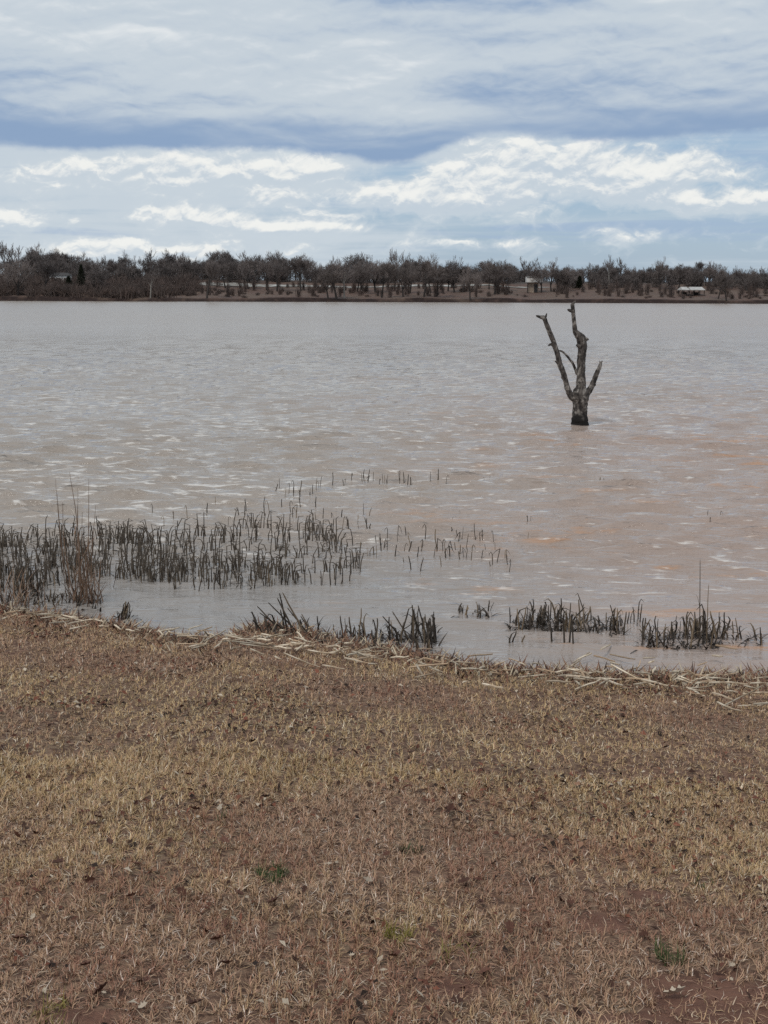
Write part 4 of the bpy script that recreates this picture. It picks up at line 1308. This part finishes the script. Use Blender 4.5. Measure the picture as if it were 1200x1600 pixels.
def litter():
    """crumbled leaf fragments caught in the grass, thicker in patches"""
    rg = np.random.default_rng(29)
    N = 26000
    y = np.sqrt(rg.random(N) * (12.0 ** 2 - 2.7 ** 2) + 2.7 ** 2)
    x = (rg.random(N) * 2 - 1) * (0.315 * np.hypot(y, 1.5) + 0.6)
    dens = sst(fbm(x * 1.5, y * 1.5, 131, 4), 0.47, 0.68)
    k = (shore_y(x) - y > 0.5) & (rg.random(N) < 0.10 + 0.9 * dens)
    x, y = x[k], y[k]
    n = len(x)
    P = np.stack([x, y, ground_z(x, y) + rg.uniform(0.008, 0.024, n)], -1)
    PAL = np.array([(0.055, 0.030, 0.022), (0.120, 0.050, 0.034), (0.19, 0.075, 0.048), (0.030, 0.020, 0.016), (0.25, 0.14, 0.09), (0.45, 0.37, 0.28)])
    col = PAL[rg.choice(6, n, p=[.28, .25, .15, .17, .08, .07])] * rg.uniform(.75, 1.25, (n, 1))
    L = rg.uniform(0.006, 0.020, n)[:, None] * (0.8 + 0.04 * y[:, None])
    a = rg.random(n) * 6.283
    t1 = np.stack([np.cos(a), np.sin(a), rg.normal(0, .35, n)], -1); t2 = np.stack([-np.sin(a), np.cos(a), rg.normal(0, .35, n)], -1)
    w = rg.uniform(.3, .7, n)[:, None]
    up = np.array([[0, 0, 1.0]]) * L * rg.uniform(.1, .6, n)[:, None]
    V = np.stack([P - t1 * L, P + t2 * L * w + up, P + t1 * L * 1.1, P - t2 * L * w + up * .6], 1).reshape(-1, 3)
    b = np.arange(n)[:, None] * 4
    me = np_mesh("leaf_crumbs", V, quads=b + np.array([[0, 3, 2, 1]]), mat=GRASS, smooth=False, colors=np.repeat(col, 4, 0))
    tag(obj("leaf_crumbs", me), "dark crumbled leaf fragments lying among the dry grass", 'litter', kind='stuff')
litter()

def wrack():
    """rotted leaf and stem debris that the water left along the shore"""
    rg = np.random.default_rng(23)
    mb = MB()
    PAL = [(0.190, 0.100, 0.062), (0.13, 0.070, 0.048), (0.055, 0.034, 0.026), (0.26, 0.165, 0.10), (0.42, 0.34, 0.24), (0.21, 0.105, 0.070)]
    N = 17000
    wx = rg.uniform(-5.5, 5.5, N)
    ws = np.where(rg.random(N) < .85, np.abs(rg.normal(0.28, 0.30, N)), rg.uniform(0, 1.2, N))
    wy = shore_y(wx) - ws + 0.05
    wz = np.maximum(ground_z(wx, wy), 0.0)
    pk = rg.choice(6, N, p=[.22, .18, .16, .15, .20, .09])
    R = rg.random((N, 6))
    for i in range(N):
        k = .75 + .5 * R[i, 0]
        c = PAL[pk[i]]
        mb.blade((wx[i], wy[i], wz[i] - .004), R[i, 1] * 6.28, .05 + .13 * R[i, 2], .006 + .012 * R[i, 3], .75 + .8 * R[i, 4], -.2 + 1.2 * R[i, 5], 3, col=(c[0] * k, c[1] * k, c[2] * k))
    tag(obj("wrack_line", mb.mesh("wrack_line", GRASS)), "brown rotted leaf debris left along the water's edge", 'debris', kind='stuff')
wrack()

# pale fallen reed stems
STRAW = mottled("bleached_reed_stem", (0.62, 0.53, 0.41), (0.36, 0.27, 0.18), 9.0, rough=0.75, stretch=(.3, 1, 1), rand=0.35, alt=(0.40, 0.28, 0.18))
def straws():
    rd = random.Random(77)
    protos = []
    for i in range(8):
        b = rd.uniform(-.03, .03); h = rd.uniform(0, .012)
        mb = MB()
        pts = [(-.5, 0, 0), (-.25, b * .6, h * .7), (0, b, h), (.25, b * .7, h * .6), (.5, 0 if i % 3 else b * 1.6, 0.01)]
        mb.tube(pts, [.012, .0125, .012, .011, .009], 5)
        for t in (-.25, .05):
            mb.tube([(t - .006, b * .7, h * .75), (t + .006, b * .7, h * .75)], [.0145, .0145], 5)
        protos.append(mb.mesh("fallen_reed_stem", STRAW))
    segs = [((0, 965), (160, 984), 15, 34, "pale fallen reed stem on the bank below the tall dry grass", "fallen stems at the left"),
            ((160, 985), (300, 1004), 14, 16, "pale fallen reed stem beside the small open inlet", "fallen stems by the inlet"),
            ((290, 1000), (470, 1018), 26, 48, "pale fallen reed stem below the left leaning reeds", "fallen stems below the leaning reeds"),
            ((430, 1012), (730, 1050), 30, 74, "pale fallen reed stem in the drift below the thickest tangle", "fallen stems below the tangle"),
            ((720, 1052), (930, 1070), 24, 36, "pale fallen reed stem on the drift right of the tangle", "fallen stems right of the tangle"),
            ((900, 1058), (1210, 1092), 44, 84, "pale fallen reed stem on the drift at the right shore", "fallen stems at the right")]
    for (x0, y0), (x1, y1), wdt, n, lab, grp in segs:
        for i in range(n):
            t = rd.random()
            px, py = x0 + (x1 - x0) * t, y0 + (y1 - y0) * t + rd.gauss(0, wdt * .38)
            x, y, z = hit(px, py)
            L = rd.uniform(.06, .24) * (1.7 if rd.random() < .15 else .9)
            ang = rd.gauss(-.15, .45) if rd.random() < .35 else rd.choice((-1, 1)) * rd.uniform(.5, 1.55)
            # lie on the ground: follow the slope between both ends
            dx, dy = math.cos(ang) * L / 2, math.sin(ang) * L / 2
            za, zb = max(float(ground_z(x - dx, y - dy)), 0), max(float(ground_z(x + dx, y + dy)), 0)
            th = rd.uniform(.38, .68)
            o = obj("fallen_reed_stem", rd.choice(protos), loc=(x, y, (za + zb) / 2 + rd.uniform(.04, .075)), scale=(L, L if rd.random() < .5 else th, th))
            o.scale = (L, th, th)
            o.rotation_euler = (rd.uniform(-.4, .4), -math.atan2(zb - za, L) + rd.gauss(0, .16), ang)
            tag(o, lab, 'reed stem', grp)
straws()

# dead leaves
LEAF_BROWN = mottled("dead_brown_leaf", (0.065, 0.030, 0.020), (0.120, 0.052, 0.034), 30.0, rough=0.7, rand=0.4)
LEAF_PALE = mottled("bleached_dead_leaf", (0.46, 0.385, 0.30), (0.34, 0.27, 0.20), 30.0, rough=0.75, rand=0.2)
def leaves():
    rd = random.Random(99)
    def leaf(seed, mat):
        r2 = random.Random(seed)
        n = 11
        mb = MB()
        curl = r2.uniform(.3, .9); roll = r2.uniform(-.6, .6)
        for i in range(n):
            t = i / (n - 1)
            w = (0.30 * math.sin(math.pi * min(t * 1.02, 1)) ** .8) * (1.0 + (.35 if i % 3 == 1 else -.25)) + .008
            zc = curl * (t - .5) ** 2 * .8
            for sgn in (-1, 0, 1):
                mb.v.append((t - .5, sgn * w, zc + abs(sgn) * w * .7 * (1 + roll * sgn) + r2.uniform(0, .03)))
        for i in range(n - 1):
            for k in range(2):
                a = i * 3 + k
                mb.f.append((a, a + 3, a + 4, a + 1))
        return mb.mesh("dead_leaf", mat)
    brown = [leaf(i, LEAF_BROWN) for i in range(6)]
    pale = [leaf(20 + i, LEAF_PALE) for i in range(4)]
    def put(px, py, me, L, lab, grp=None, rz=None):
        x, y, z = hit(px, py)
        o = obj("dead_leaf", me, loc=(x, y, z + .022), rot=(rd.gauss(0, .35), rd.gauss(0, .35), rd.uniform(0, 6.28) if rz is None else rz), scale=L)
        tag(o, lab, 'leaf', grp)
    for px, py, L, rz, lab in ((352, 1434, .030, .8, "pale curled leaf above another one, left of centre in the grass"), (365, 1446, .028, 0.1, "pale flat leaf just below the pale curled one, left of centre"),
                         (1055, 1565, .075, -.25, "long pale curled leaf beside bare red soil, bottom right"), (1143, 1521, .024, .4, "small round pale leaf at the bare red patch's top edge"),
                         (225, 1588, .030, .2, "pale leaf at the very bottom, left of centre"), (52, 1442, .026, 1.2, "pale leaf near the left edge in the lower grass"),
                         (148, 1345, .028, .3, "pale leaf in the grass in left third, middle height"), (575, 1385, .04, -.2, "pale slender leaf right of the green tuft"), (1158, 1450, .026, 1.0, "pale leaf near the right edge above the red patch"),
                         (805, 1477, .028, .5, "pale leaf right of the yellowish tuft"), (378, 1228, .03, .1, "small pale leaf in the straw coloured grass near the centre left"), (905, 1229, .028, .3, "small pale leaf in straw coloured grass right of centre")):
        put(px, py, rd.choice(pale), L, lab, None, rz)
    def spot(px, py):
        return "%s third of the %s grass" % ("left" if px < 400 else "middle" if px < 800 else "right", "upper" if py < 1200 else "middle" if py < 1400 else "lowest")
    for i in range(78):
        px, py = rd.uniform(10, 1190), 1085 + 500 * rd.random() ** .8
        put(px, py, rd.choice(brown), rd.uniform(.030, .055), "dead brown leaf lying in the %s" % spot(px, py), "brown leaves in the %s" % spot(px, py))
    for i in range(46):
        px, py = rd.uniform(10, 1190), 1130 + 450 * rd.random()
        put(px, py, rd.choice(pale), rd.uniform(.012, .024), "tiny bleached leaf scrap in the %s" % spot(px, py), "bleached scraps in the %s" % spot(px, py))
leaves()
